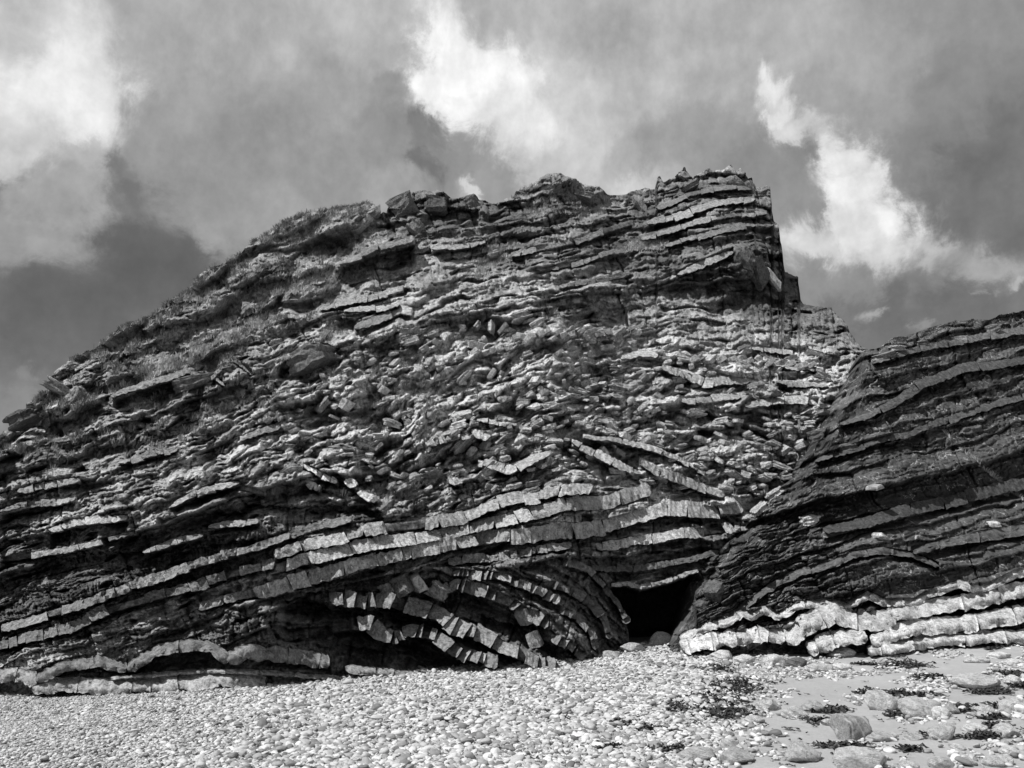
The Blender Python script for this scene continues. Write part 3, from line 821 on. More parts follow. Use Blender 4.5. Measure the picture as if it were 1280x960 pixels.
# ------------------------------------------------------------------ beds split into blocks, each its own piece
def make_bed(b):
    p = b['pts']; face = b['face']
    pt = point_main if face == 'main' else point_out
    low = low_main if face == 'main' else low_out
    parent = cliff if face == 'main' else outcrop
    seg = np.hypot(np.diff(p[:, 0]), np.diff(p[:, 1])); L = np.concatenate([[0], np.cumsum(seg)])
    s = 0.0
    while s < L[-1] - 2:
        ln = min(b['jl'] * float(np.clip(np.exp(rng.normal(-.05, .55)), .3, 2.6)), L[-1] - s)
        if L[-1] - (s + ln) < b['jl'] * .35: ln = L[-1] - s
        s0, s1 = s, s + ln; s = s1
        if face == 'main' and b['rnd'] < .5 and rng.rand() < .09: continue      # a block has fallen out
        nx = max(3, int(math.ceil(ln / (4.0 if b['rnd'] >= .5 else 3.2)))); ny = max(3, b['rows'] + (2 if b['rnd'] >= .5 else 0))
        gap = .35 if b['rnd'] < .5 else .12
        g = (s0 + gap + (ln - 2 * gap) * np.linspace(0, 1, nx + 1))
        cu = np.interp(g, L, p[:, 0]); cvv = np.interp(g, L, p[:, 1])
        eps = 4.0
        tu = np.interp(g + eps, L, p[:, 0]) - np.interp(g - eps, L, p[:, 0]); tv = np.interp(g + eps, L, p[:, 1]) - np.interp(g - eps, L, p[:, 1])
        nrm = np.hypot(tu, tv) + 1e-9; nu_, nv_ = tv / nrm, -tu / nrm       # pointing up
        th = b['th'] * (rng.uniform(.74, 1.10) if b['rnd'] < .5 else rng.uniform(.93, 1.05)) * (1 + .16 * vnoise(g / 8, g * 0 + s0, 5) + (.22 * vnoise(g / 15, g * 0 + p[0, 1], 6) if b['rnd'] >= .5 else 0))
        if b['name'] in ('slab', 'peak_slab', 'white_block', 'outcrop_slab'): th = th * (.38 + .62 * np.sin(np.pi * np.clip(g / L[-1], .02, .98)) ** .5)
        taper = np.ones(nx + 1)
        if s0 == 0: taper[0] = .55
        if s1 >= L[-1] - .01: taper[-1] = .55
        th = th * taper * (1.22 if b['name'] in ('bed_block', 'wavy_bed_block', 'ledge_block') else 1.05)
        r0 = b['rnd']
        w = np.linspace(1, -1, ny + 1)[:, None]                              # top .. bottom
        shift = rng.normal(0, (.08 if b['rnd'] < .5 else .02) * b['th'])
        U = cu[None] + nu_[None] * (w * th[None] * .5 + shift); V = cvv[None] + nv_[None] * (w * th[None] * .5 + shift)
        V = V + 3.0 * vnoise(U / 46, U * 0 + p[0, 1] * .37, 417) * (b['rnd'] < .5)
        skew = rng.uniform(-.22, .22) * b['th'] * (1 - r0)
        U = U + skew * w
        V = V + (1.5 if b['rnd'] < .5 else 1.3) * vnoise(U / 4.0, w * 3.7 + s0 + U * 0, 415) + .8 * vnoise(U / 11.0, w * 1.7 + s0 + U * 0, 416)
        r = b['rnd']
        proud = b['proud'] * (.6 if r < .5 else .9) * (rng.uniform(.6, 1.15) if r < .5 else rng.uniform(.92, 1.05))
        ex = np.abs(np.linspace(-1, 1, nx + 1))[None]
        d = proud + .10 * (1 - r) * rng.uniform(-1, 1) * np.linspace(-1, 1, nx + 1)[None] - (.02 + .16 * rng.rand()) * w * (1 - r) * min(1, b['th'] / 12)
        d = d - r * proud * (.60 * np.clip(w + .1, 0, 1.1) ** 1.2 + .12 * np.clip(-w, 0, 1) ** 3) + (.03 + .045 * (1 - r)) * fbm(U / 5, V / 3, 3, 400)
        if r >= .5: d = d + (.4 if b['name'] == 'ledge_block' else 1) * (.13 * fbm(U / 13, V / 8, 3, 430) + .10 * facets(U / 16, V / 9, 433, .8, .5, .5)[0]) + .06 * vnoise(U / 50, V / 2.2, 431)
        if b['name'] == 'fold_block': d = d + rng.uniform(.08, .26) * np.linspace(-1, 1, nx + 1)[None]
        d = d + low(U, V)
        front = pt(U, V, d)
        ringidx = [(0, i) for i in range(nx + 1)] + [(j, nx) for j in range(1, ny + 1)] + [(ny, i) for i in range(nx - 1, -1, -1)] + [(j, 0) for j in range(ny - 1, 0, -1)]
        vid = np.arange((nx + 1) * (ny + 1)).reshape(ny + 1, nx + 1)
        verts = list(front.reshape(-1, 3)); faces = []
        for j in range(ny):
            for i in range(nx): faces.append((int(vid[j, i]), int(vid[j + 1, i]), int(vid[j + 1, i + 1]), int(vid[j, i + 1])))
        ru = np.array([U[a] for a in ringidx]); rv = np.array([V[a] for a in ringidx]); rd = np.array([d[a] for a in ringidx])
        depth = max(.9, proud + .5)
        backp = pt(ru, rv, rd - depth)
        nb = len(verts); verts += list(backp); k = len(ringidx)
        for q in range(k):
            a0 = int(vid[ringidx[q]]); a1 = int(vid[ringidx[(q + 1) % k]])
            faces.append((a1, nb + (q + 1) % k, nb + q, a0)[::-1])
        faces.append(tuple(range(nb, nb + k))[::-1])
        tone = b['tone'] * (rng.uniform(.68, 1.15) if r < .5 else rng.uniform(.88, 1.08))
        mat = M_SMOOTH if r >= .5 else M_BLOCK
        if b['name'] in ('wavy_bed_block', 'ledge_block'): tone *= .84
        mesh_obj(b['name'], verts, faces, mat, parent, r >= .5, tone)


for b in BEDS: make_bed(b)

# ------------------------------------------------------------------ angular stones set in the face
def stone_mesh(name, seed, mat, cuts=2, rough=1.0):
    r = np.random.RandomState(seed)
    bm = bmesh.new()
    for sx in (-1, 1):
        for sy in (-1, 1):
            for sz in (-1, 1):
                bm.verts.new((sx * .5 * r.uniform(.6, 1.1), sy * .5 * r.uniform(.7, 1.1), sz * .5 * r.uniform(.45, 1.1)))
                bm.verts.new((sx * .5 * r.uniform(.2, .8), sy * .5 * r.uniform(.7, 1.1), sz * .5 * r.uniform(.5, 1.15)))
    res = bmesh.ops.convex_hull(bm, input=bm.verts)
    junk = [e for e in res['geom_interior'] if isinstance(e, bmesh.types.BMVert)]
    bmesh.ops.delete(bm, geom=junk, context='VERTS')
    bmesh.ops.subdivide_edges(bm, edges=bm.edges, cuts=cuts, use_grid_fill=True)
    bmesh.ops.triangulate(bm, faces=bm.faces)
    co = np.array([v.co[:] for v in bm.verts])
    lay = np.floor(co[:, 2] * 5 + .6 * vnoise(co[:, 0] * 2 + seed, co[:, 1] * 2, 3))
    k = 1 + .10 * rough * (hsh(lay, seed, 4) - .5) * 2
    nz = .06 * vnoise(co[:, 0] * 5 + seed, co[:, 1] * 4 + co[:, 2] * 6, seed)
    if rough > 1: nz = nz + .07 * facets(co[:, 0] * 4 + co[:, 1] * 3 + seed, co[:, 2] * 6 + co[:, 1] * 2, seed, 1.0, .8, 1.0)[0]
    for v, c, a, b in zip(bm.verts, co, k, nz): v.co = (c[0] * (a + b), c[1] * (a - b), c[2] * (1 + b))
    bmesh.ops.recalc_face_normals(bm, faces=bm.faces)
    me = bpy.data.meshes.new(name); bm.to_mesh(me); bm.free()
    me.materials.append(mat)
    return me


FINS = [stone_mesh('pointed_stone', 530 + i, M_BLOCK, 1, .5) for i in range(10)]
STONES = [stone_mesh('angular_stone', 500 + i, M_BLOCK) for i in range(14)]
BIGSTONES = [stone_mesh('rock_block', 560 + i, M_BLOCK, 6, 1.6) for i in range(8)]


QUEUE = []
def put_stone(name, u, v, w_px, h_px, ang, tone, proud, face='main', pitch=None):
    QUEUE.append((name, u, v, w_px, h_px, ang, tone, proud, face, pitch))


def place_stones():
    for face, pt, det, low, parent in (('main', point_main, detail_main, low_main, cliff), ('out', point_out, detail_out, low_out, outcrop)):
        Q = [q for q in QUEUE if q[8] == face]
        U = np.array([q[1] for q in Q], float); V = np.array([q[2] for q in Q], float)
        P = pt(U, V, low(U, V) + np.maximum(det(U, V)[0], -.2) + np.array([q[7] for q in Q]))
        for p, (name, u, v, w, h, ang, tone, proud, _, pitch) in zip(P, Q):
            px = p[1] / F * .86
            o = bpy.data.objects.new(name, FINS[rng.randint(len(FINS))] if name == 'pointed_stone' else STONES[rng.randint(len(STONES))] if w < 20 else BIGSTONES[rng.randint(len(BIGSTONES))])
            o.location = p
            o.scale = (w * px, max(.4, w * px * .7), h * px)
            if pitch is None: pitch = rng.uniform(-.1, .45)
            o.rotation_euler = Euler((pitch, -math.radians(ang), rng.uniform(-.5, .5)), 'XYZ')
            o.color = (tone, tone, tone, 1)
            link(o, parent)


cu = rng.uniform(300, 1050, 2500); cv = rng.uniform(395, 615, 2500)
good = (rng.rand(2500) < inside(RUBBLE, cu, cv, 25) * (.35 + .65 * smooth(cu, 420, 620))) & (bed_mask(cu, cv, 'main') < .1)
ca = np.degrees(bil(FA[2], cu, cv))
for u, v, ang in list(zip(cu[good], cv[good], ca[good]))[:290]:
    s = float(np.exp(rng.normal(2.25, .34)))
    put_stone('angular_stone', u, v, s * rng.uniform(1.1, 2.0), s * rng.uniform(.5, .8), ang + rng.normal(5, 18), rng.uniform(.2, .5), .0)
# rows of small pointed stones
for u, v, ang in list(zip(cu[good], cv[good], ca[good]))[290:400]:
    s = float(np.exp(rng.normal(2.2, .3)))
    put_stone('pointed_stone', u, v, s * rng.uniform(1.0, 1.6), s * rng.uniform(.4, .7), ang + rng.normal(28, 10), rng.uniform(.25, .5), .12)
for (x0, y0, x1, y1, n, s) in [(700, 418, 805, 412, 10, 13), (860, 452, 930, 448, 6, 15), (930, 452, 1020, 458, 7, 14), (590, 440, 640, 432, 5, 13), (640, 425, 700, 414, 6, 12)]:
    for k in range(n):
        t = (k + .5) / n
        put_stone('pointed_stone', x0 + (x1 - x0) * t + rng.normal(0, 1.5), y0 + (y1 - y0) * t + rng.normal(0, 2), s * rng.uniform(.8, 1.3), s * rng.uniform(.5, .8), rng.uniform(15, 40), rng.uniform(.28, .44), .25)
# large single blocks
BIG = [(388, 448, 76, 36, 24, .13, .6), (650, 396, 34, 16, 22, .3, .6), (930, 330, 40, 26, -55, .12, .9), (948, 342, 26, 52, 30, .10, 1.0), (965, 350, 14, 46, 34, .30, 1.0),
       (918, 232, 34, 12, -44, .2, .8), (938, 240, 30, 9, -58, .16, .7), (862, 236, 34, 10, 34, .14, .6), (800, 256, 12, 34, 34, .3, .5), (690, 238, 40, 14, 28, .2, .5), (730, 246, 34, 12, -16, .2, .5), (465, 268, 18, 34, -52, .24, .6), (452, 282, 10, 40, -50, .28, .5),
       (505, 258, 44, 34, 24, .12, .7), (545, 256, 40, 28, 4, .10, .7), (590, 254, 22, 26, 40, .13, .6), (520, 285, 30, 24, -40, .18, .6), (345, 428, 20, 12, 30, .30, .4), (240, 478, 60, 20, 22, .14, .8), (75, 486, 40, 18, -28, .26, .4),
       (28, 525, 40, 26, 34, .08, .6), (95, 495, 20, 30, -28, .30, .4), (618, 318, 26, 10, 14, .26, .3), (548, 740, 26, 24, -35, .24, .9), (503, 732, 26, 28, 30, .12, 1.0), (522, 728, 18, 28, 32, .3, 1.1), (485, 738, 20, 22, 24, .14, .9), (668, 800, 16, 22, 30, .3, .4), (655, 772, 14, 24, 35, .26, .5)]
for (u, v, w, h, a, t, pr) in BIG: put_stone('rock_block', u, v, w, h, a, t, pr * .35 - (.3 if v < 300 else 0), pitch=.15)
OB = [(1122, 428, 22, 14, 4, .16, .3), (1120, 437, 26, 10, 8, .3, .3), (1105, 446, 34, 12, 22, .22, .3), (1150, 432, 20, 12, 10, .14, .3), (1172, 414, 24, 14, 16, .2, .3), (1200, 424, 18, 12, 0, .24, .3), (1240, 412, 26, 14, 12, .18, .3), (1240, 655, 16, 8, 5, .6, .5),
      (1012, 650, 26, 12, 10, .5, .3), (1098, 671, 8, 10, 60, .45, .2), (968, 618, 26, 12, 35, .36, .3), (950, 636, 24, 9, 40, .36, .3), (895, 740, 22, 26, 50, .11, .4), (880, 760, 20, 22, 40, .1, .4), (1090, 610, 18, 7, 20, .3, .3), (1060, 560, 30, 14, 10, .1, .3), (1020, 545, 26, 16, 10, .1, .3)]
for (u, v, w, h, a, t, pr) in OB: put_stone('rock_block', u, v, w, h, a, t, pr * .3, 'out', pitch=.2)
place_stones()

# ------------------------------------------------------------------ grass on the ledges
GRASS = [([(175, 470), (215, 455), (250, 440), (290, 415), (330, 395)], 12, 4200, .42), ([(330, 300), (370, 278), (410, 268), (450, 260)], 16, 3200, .22), ([(395, 375), (440, 330), (470, 318), (515, 300)], 8, 1500, .36), ([(340, 360), (380, 350), (420, 330)], 12, 1500, .36),
         ([(595, 335), (615, 320), (640, 300)], 13, 1600, .34), ([(790, 310), (810, 304), (830, 308)], 10, 1500, .42), ([(660, 262), (700, 258), (750, 262)], 12, 1300, .26), ([(110, 490), (150, 480), (190, 465)], 8, 800, .36), ([(60, 505), (100, 480)], 8, 500, .3),
         ([(340, 465), (360, 450), (400, 425), (420, 412)], 6, 900, .36), ([(160, 410), (200, 400), (250, 360), (300, 325)], 14, 1500, .24), ([(230, 380), (300, 370), (380, 340)], 22, 1800, .24), ([(110, 450), (160, 430), (210, 420)], 14, 1200, .24), ([(630, 400), (700, 420), (760, 470), (700, 500)], 40, 700, .28), ([(430, 480), (560, 500), (660, 510)], 40, 1300, .26),
         ([(200, 540), (300, 500), (400, 480)], 35, 1500, .25), ([(60, 570), (160, 550), (250, 530)], 22, 900, .25), ([(1150, 424), (1200, 412), (1280, 398)], 6, 700, .3), ([(460, 620), (490, 610), (520, 615)], 12, 600, .2), ([(640, 245), (670, 232), (720, 232)], 5, 500, .24)]


for (poly, n, t0) in ((TURF, 13000, 0.17), (RUBBLE, 2500, .22)):
    pb = np.array(poly, float)
    pu = rng.uniform(pb[:, 0].min(), pb[:, 0].max(), 4000); pv = rng.uniform(pb[:, 1].min(), pb[:, 1].max(), 4000)
    sel = inside(poly, pu, pv, 10) * smooth(fbm(pu / 45, pv / 30, 3, 95), -.3, .3) > rng.rand(4000)
    GRASS.append((np.stack([pu[sel], pv[sel]], -1), 0, n, t0))


def make_grass():
    V_, F_, T_ = [], [], []
    uu, vv, tt = [], [], []
    for (pts, rad, n, tone) in GRASS:
        p = np.array(pts, float)
        L = np.concatenate([[0], np.cumsum(np.hypot(*np.diff(p, axis=0).T))])
        nt_ = max(6, n // 26)                      # tufts
        s = rng.uniform(0, L[-1], nt_)
        if rad == 0: kk = rng.randint(0, len(p), nt_); cu, cv = p[kk, 0], p[kk, 1]
        else: cu = np.interp(s, L, p[:, 0]) + rng.normal(0, rad * .55, nt_); cv = np.interp(s, L, p[:, 1]) + rng.normal(0, rad * .55, nt_)
        k = rng.randint(0, nt_, n)
        uu.append(cu[k] + rng.normal(0, 2.4, n)); vv.append(cv[k] + rng.normal(0, 1.5, n)); tt.append(tone * rng.uniform(.7, 1.3, nt_)[k] * rng.uniform(.75, 1.25, n))
    U = np.concatenate(uu); V = np.concatenate(vv); T = np.concatenate(tt)
    V = np.maximum(V, pl(np.array(CREST), U) + 1.5)
    isout = (U > 1100)
    Pm = point_main(U, V, low_main(U, V) + detail_main(U, V)[0]); Po = point_out(U, V, low_out(U, V) + detail_out(U, V)[0])
    P = np.where(isout[:, None], Po, Pm)
    n = len(U)
    ln = rng.uniform(.06, .19, n); w = rng.uniform(.008, .018, n)
    az = rng.uniform(0, 6.283, n); lean = rng.uniform(.4, 1.6, n)
    dx = np.cos(az) * lean + .25; dy = np.sin(az) * lean - .45
    side = np.stack([rng.uniform(.5, 1, n), rng.uniform(-.6, .6, n), np.zeros(n)], -1)
    a = P - side * w[:, None] + np.array([0, 0, -.04]); b_ = P + side * w[:, None] + np.array([0, 0, -.04])
    mid = P + np.stack([dx * ln * .35, dy * ln * .35, ln * .62], -1)
    c0 = mid - side * w[:, None] * .7; c1 = mid + side * w[:, None] * .7
    tip = P + np.stack([dx * ln, dy * ln, ln * (.95 - .35 * lean)], -1)
    verts = np.stack([a, b_, c1, c0, tip], 1).reshape(-1, 3)
    base = np.arange(n) * 5
    me = bpy.data.meshes.new('grass')
    q = np.stack([base, base + 1, base + 2, base + 3], -1); t3 = np.stack([base + 3, base + 2, base + 4], -1)
    me.from_pydata(verts.tolist(), [], q.tolist() + t3.tolist())
    at = me.attributes.new('tone', 'FLOAT', 'POINT'); at.data.foreach_set('value', np.repeat(T, 5).astype(np.float32))
    m, nt, bs = new_mat('dry_grass')
    an = nt.nodes.new('ShaderNodeAttribute'); an.attribute_name = 'tone'
    cc = nt.nodes.new('ShaderNodeCombineColor')
    for i in range(3): nt.links.new(an.outputs['Fac'], cc.inputs[i])
    nt.links.new(cc.outputs[0], bs.inputs['Base Color']); bs.inputs['Roughness'].default_value = .8
    me.materials.append(m)
    o = link(bpy.data.objects.new('grass', me))
    tag(o, 'dry pale grass growing in tufts on the ledges of the cliff', 'grass', kind='stuff')


make_grass()

# ------------------------------------------------------------------ boulders on the sand
def boulder_mesh(name, seed, mat, angular=.5, sub=4):
    r = np.random.RandomState(seed)
    bm = bmesh.new(); bmesh.ops.create_icosphere(bm, subdivisions=sub, radius=1.0)
    co = np.array([v.co[:] for v in bm.verts])
    n = 9 + int(angular * 8)
    for k in range(n):
        nn = r.normal(0, 1, 3); nn /= np.linalg.norm(nn)
        dd = r.uniform(.58, .85) if angular > .3 else r.uniform(.75, .95)
        t = np.maximum(co @ nn - dd, 0)
        co = co - nn[None] * (t * (.75 + .25 * angular))[:, None]
    nz = vnoise(co[:, 0] * 2 + seed, co[:, 1] * 2 + co[:, 2] * 1.3, seed) * .09 + vnoise(co[:, 0] * 5 + co[:, 2] * 4, co[:, 1] * 5 + seed, seed + 2) * .05 + (.03 * fbm(co[:, 0] * 9 + co[:, 2] * 7, co[:, 1] * 9 + seed, 2, seed + 5) if sub > 2 else 0)
    co = co * (1 + nz[:, None])
    co /= np.abs(co).max(0)[None]
    for v, c in zip(bm.verts, co): v.co = c
    me = bpy.data.meshes.new(name); bm.to_mesh(me); bm.free()
    me.polygons.foreach_set('use_smooth', [True] * len(me.polygons)); me.materials.append(mat)
    return me


def banded_material(name, bands, strength):
    m, nt, bs = new_mat(name)
    tc = nt.nodes.new('ShaderNodeTexCoord'); oi = nt.nodes.new('ShaderNodeObjectInfo')
    sp = nt.nodes.new('ShaderNodeSeparateColor'); nt.links.new(oi.outputs['Color'], sp.inputs[0])
    mp = nt.nodes.new('ShaderNodeMapping'); nt.links.new(tc.outputs['Object'], mp.inputs[0]); mp.inputs['Rotation'].default_value = (.5, .9, .2)
    w = nt.nodes.new('ShaderNodeTexWave'); w.inputs['Scale'].default_value = bands; w.inputs['Distortion'].default_value = 9.0; w.inputs['Detail'].default_value = 3; w.inputs['Detail Scale'].default_value = .8
    nt.links.new(mp.outputs[0], w.inputs[0])
    vein = mnode(nt, 'MULTIPLY', mnode(nt, 'MULTIPLY', ramp(nt, w.outputs['Fac'], .80, .97), ramp(nt, nnode(nt, tc.outputs['Object'], 1.3, 3, .5), .36, .5)), strength)
    n1 = nnode(nt, tc.outputs['Object'], 2.2, 6, .7); n2 = nnode(nt, tc.outputs['Object'], 9, 5, .75)
    c = mnode(nt, 'MULTIPLY', sp.outputs[0], mnode(nt, 'MAXIMUM', mnode(nt, 'ADD', mnode(nt, 'MULTIPLY_ADD', n1, 1.5, .2), mnode(nt, 'MULTIPLY_ADD', n2, 1.6, -.8)), .2))
    mx = nt.nodes.new('ShaderNodeMix'); mx.data_type = 'FLOAT'
    nt.links.new(vein, mx.inputs[0]); nt.links.new(c, mx.inputs[2]); mx.inputs[3].default_value = .75
    cc = nt.nodes.new('ShaderNodeCombineColor')
    for i in range(3): nt.links.new(mx.outputs[0], cc.inputs[i])
    nt.links.new(cc.outputs[0], bs.inputs['Base Color']); bs.inputs['Roughness'].default_value = .75
    bp = nt.nodes.new('ShaderNodeBump'); bp.inputs['Strength'].default_value = .9; bp.inputs['Distance'].default_value = .10
    nt.links.new(mnode(nt, 'ADD', n2, mnode(nt, 'MULTIPLY', w.outputs['Fac'], .5)), bp.inputs['Height']); nt.links.new(bp.outputs[0], bs.inputs['Normal'])
    return m


M_BAND = banded_material('banded_stone', .55, .85)
M_PLAIN = banded_material('plain_stone', .5, .12)

# (centre px, base px, width px, height px, tone, angular, banded, yaw, roll, label)
BOULD = [(1073, 928, 50, 40, .26, .9, 1, .3, .5, 'large tilted grey boulder with pale stripes standing on the sand'),
         (1106, 889, 42, 28, .42, .9, 0, .2, .3, 'smooth pale wedge-shaped boulder behind the tilted striped boulder'),
         (1160, 897, 52, 26, .40, .6, 1, .0, .0, 'wide boulder crossed by white veins on the sand'),
         (1180, 898, 24, 15, .62, .2, 0, .0, .0, 'white cobble leaning on the wide veined boulder'),
         (1194, 893, 18, 16, .40, .5, 0, .4, .0, 'small grey stone at the end of the wide veined boulder'),
         (1020, 891, 28, 17, .38, .3, 1, .0, .0, 'rounded boulder ringed by a white vein near the seaweed drift'),
         (1010, 954, 46, 24, .42, .6, 1, .3, .1, 'low boulder with broad white stripes, lying in front of the tilted boulder'),
         (1084, 967, 68, 30, .44, .5, 1, .0, .0, 'large low boulder with curved white veins, partly buried in sand'),
         (1187, 926, 40, 22, .42, .7, 0, .1, .0, 'pitted pale boulder between the veined boulder and two seaweed strands'),
         (1232, 862, 58, 19, .40, .2, 0, .0, .0, 'broad flat boulder with a rippled top ringed by seaweed'),
         (1273, 856, 26, 12, .55, .3, 0, .2, .0, 'pale low stone beside the rippled flat boulder'),
         (1237, 893, 24, 13, .52, .4, 0, .0, .0, 'pale stone with a white cobble side, right of the veined boulder'),
         (1276, 890, 34, 17, .46, .6, 1, .0, .0, 'grey boulder with thin white veins beyond the sand strip'),
         (998, 834, 28, 13, .10, .1, 0, .0, -.1, 'smooth dark flat boulder at the foot of the wavy beds'),
         (974, 833, 32, 17, .48, .5, 0, .4, .0, 'pale angular boulder next to the smooth dark flat boulder'),
         (1057, 823, 34, 14, .50, .5, 1, .2, .0, 'white striped stone against the wavy beds'),
         (1056, 838, 26, 9, .60, .2, 0, .0, .0, 'flat white stone on the sand below the striped stone'),
         (1028, 841, 36, 15, .42, .4, 0, .0, .0, 'low grey-white boulder between dark flat boulder and flat white stone'),
         (1226, 916, 32, 11, .55, .3, 0, .0, .0, 'long low white stone among the seaweed strands'),
         (1268, 923, 38, 16, .50, .5, 1, .3, .0, 'pale lumpy boulder beside the long low white stone'),
         (1268, 946, 24, 12, .60, .1, 0, .0, .0, 'round white cobble, upper of a pair on the sand'),
         (1262, 957, 22, 13, .58, .1, 0, .5, .0, 'round white cobble, lower of a pair on the sand'),
         (1201, 939, 20, 7, .56, .2, 0, .0, .0, 'thin flat pale stone alone on bare sand'),
         (1141, 963, 24, 11, .55, .3, 0, .0, .0, 'rounded pale stone beside the large low veined boulder'),
         (1109, 928, 46, 13, .38, .3, 1, .0, .0, 'long flat stone outlined in white beside the tilted striped boulder'),
         (1145, 926, 24, 11, .44, .4, 1, .0, .0, 'small veined stone at the end of the long flat stone'),
         (829, 806, 30, 18, .46, .9, 0, .2, .1, 'pale angular boulder in the mouth of the cave'),
         (793, 817, 36, 15, .36, .8, 0, .5, .1, 'grey slab-like boulder on the shingle below the cave'),
         (766, 824, 26, 12, .34, .7, 0, .0, .0, 'low grey boulder at the left jamb of the cave'),
         (846, 806, 20, 13, .40, .7, 0, .0, .0, 'small pale boulder between cave mouth and wavy beds'),
         (876, 953, 50, 17, .40, .4, 0, .0, .0, 'flat grey boulder at the edge of the shingle'),
         (924, 957, 48, 20, .38, .7, 0, .3, .0, 'broad angular boulder on sand next to the flat grey boulder'),
         (912, 937, 26, 13, .50, .4, 0, .0, .0, 'pale rounded stone above the broad angular boulder'),
         (964, 889, 32, 17, .44, .5, 0, .0, .0, 'pale lumpy boulder beside the seaweed drift'),
         (998, 898, 34, 15, .46, .5, 0, .2, .0, 'low pale boulder close to the ringed boulder'),
         (905, 826, 34, 13, .50, .5, 0, .2, .0, 'pale boulder below the first wavy bed beside the shingle'),
         (935, 830, 30, 12, .50, .4, 0, .1, .0, 'whitish low stone row end against the wavy beds'),
         (1255, 824, 30, 9, .55, .3, 0, .0, .0, 'flat whitish stone on the sand under the lowest wavy bed'),
         (1275, 832, 24, 9, .55, .3, 0, .3, .0, 'flat whitish stone in front of the one under the lowest bed'),
         (1228, 829, 32, 8, .46, .3, 0, .0, .0, 'thin grey stone almost buried near the lowest wavy bed'),
         (1247, 960, 26, 13, .52, .3, 0, .0, .0, 'pale cobble below the pair of round white cobbles'),
         (1180, 962, 34, 13, .46, .5, 1, .0, .0, 'veined stone cut by the sand in front of the thin flat stone'),
         (1215, 958, 26, 11, .5, .4, 0, .0, .0, 'pale flattish stone beside the veined stone on the sand'),
         (945, 905, 26, 10, .5, .3, 0, .0, .0, 'pale flat stone at the seaweed drift end'),
         (1040, 908, 20, 9, .5, .4, 0, .0, .0, 'white pebble-sized stone behind the tilted striped boulder')]
for k, (u, vb, w, h, tone, ang, band, yaw, roll, label) in enumerate(BOULD):
    x, y, z = [float(a) for a in ground_hit(u, vb)]
    y2 = y + w * y / F * .35
    px = y / F
    me = boulder_mesh('boulder', 900 + k, M_BAND if band else M_PLAIN, ang)
    o = bpy.data.objects.new('boulder', me)
    hw = w * px * .5; hh = h * px * .60
    o.scale = (hw, hw * .75, hh)
    zz = float(beach_z(x, y2))
    o.location = (x, y2, zz + hh * .38)
    o.rotation_euler = (rng.uniform(-.1, .1), roll, yaw + rng.uniform(-.2, .2))
    o.color = (tone * 1.7,) * 3 + (1,)
    tag(link(o), label, 'boulder', 'boulders on the beach')

# ------------------------------------------------------------------ shingle
def pebble_material():
    m, nt, bs = new_mat('pebble')
    oi = nt.nodes.new('ShaderNodeObjectInfo'); tc = nt.nodes.new('ShaderNodeTexCoord')
    r = oi.outputs['Random']
    c = mnode(nt, 'MULTIPLY_ADD', mnode(nt, 'POWER', r, .9), .50, .13)
    vec = nt.nodes.new('ShaderNodeVectorMath'); vec.operation = 'ADD'; nt.links.new(tc.outputs['Object'], vec.inputs[0])
    cb = nt.nodes.new('ShaderNodeCombineXYZ'); nt.links.new(mnode(nt, 'MULTIPLY', r, 57.0), cb.inputs[0]); nt.links.new(mnode(nt, 'MULTIPLY', r, 91.0), cb.inputs[1]); nt.links.new(cb.outputs[0], vec.inputs[1])
    n = nnode(nt, vec.outputs[0], 3.0, 4, .65)
    c = mnode(nt, 'MULTIPLY', c, mnode(nt, 'MULTIPLY_ADD', n, .8, .6))
    cc = nt.nodes.new('ShaderNodeCombineColor')
    for i in range(3): nt.links.new(c, cc.inputs[i])
    nt.links.new(cc.outputs[0], bs.inputs['Base Color']); bs.inputs['Roughness'].default_value = .75
    return m


M_PEB = pebble_material()


def shingle_mask(u, v):
    """1 on shingle, 0 on the bare sand at the right"""
    edge = 905 - (v - 860) * .25 + 35 * fbm(v / 30, v * 0 + u / 90, 3, 611)
    return 1 - smooth(u, edge - 40, edge + 55)


def project(X, Y, Z):
    dz = Z - EYE; c, s = math.cos(PITCH), math.sin(PITCH)
    depth = Y * c + dz * s; up = -Y * s + dz * c
    return 640 + F * X / depth, 480 - F * up / depth


def scatter(n, seed):
    r = np.random.RandomState(seed)
    Y = 7.8 + (24.5 - 7.8) * r.rand(n) ** 1.15
    X = r.uniform(-1, 1, n) * (Y * .70 + 1.2)
    Z = beach_z(X, Y)
    u, v = project(X, Y, Z)
    return r, X, Y, Z, u, v


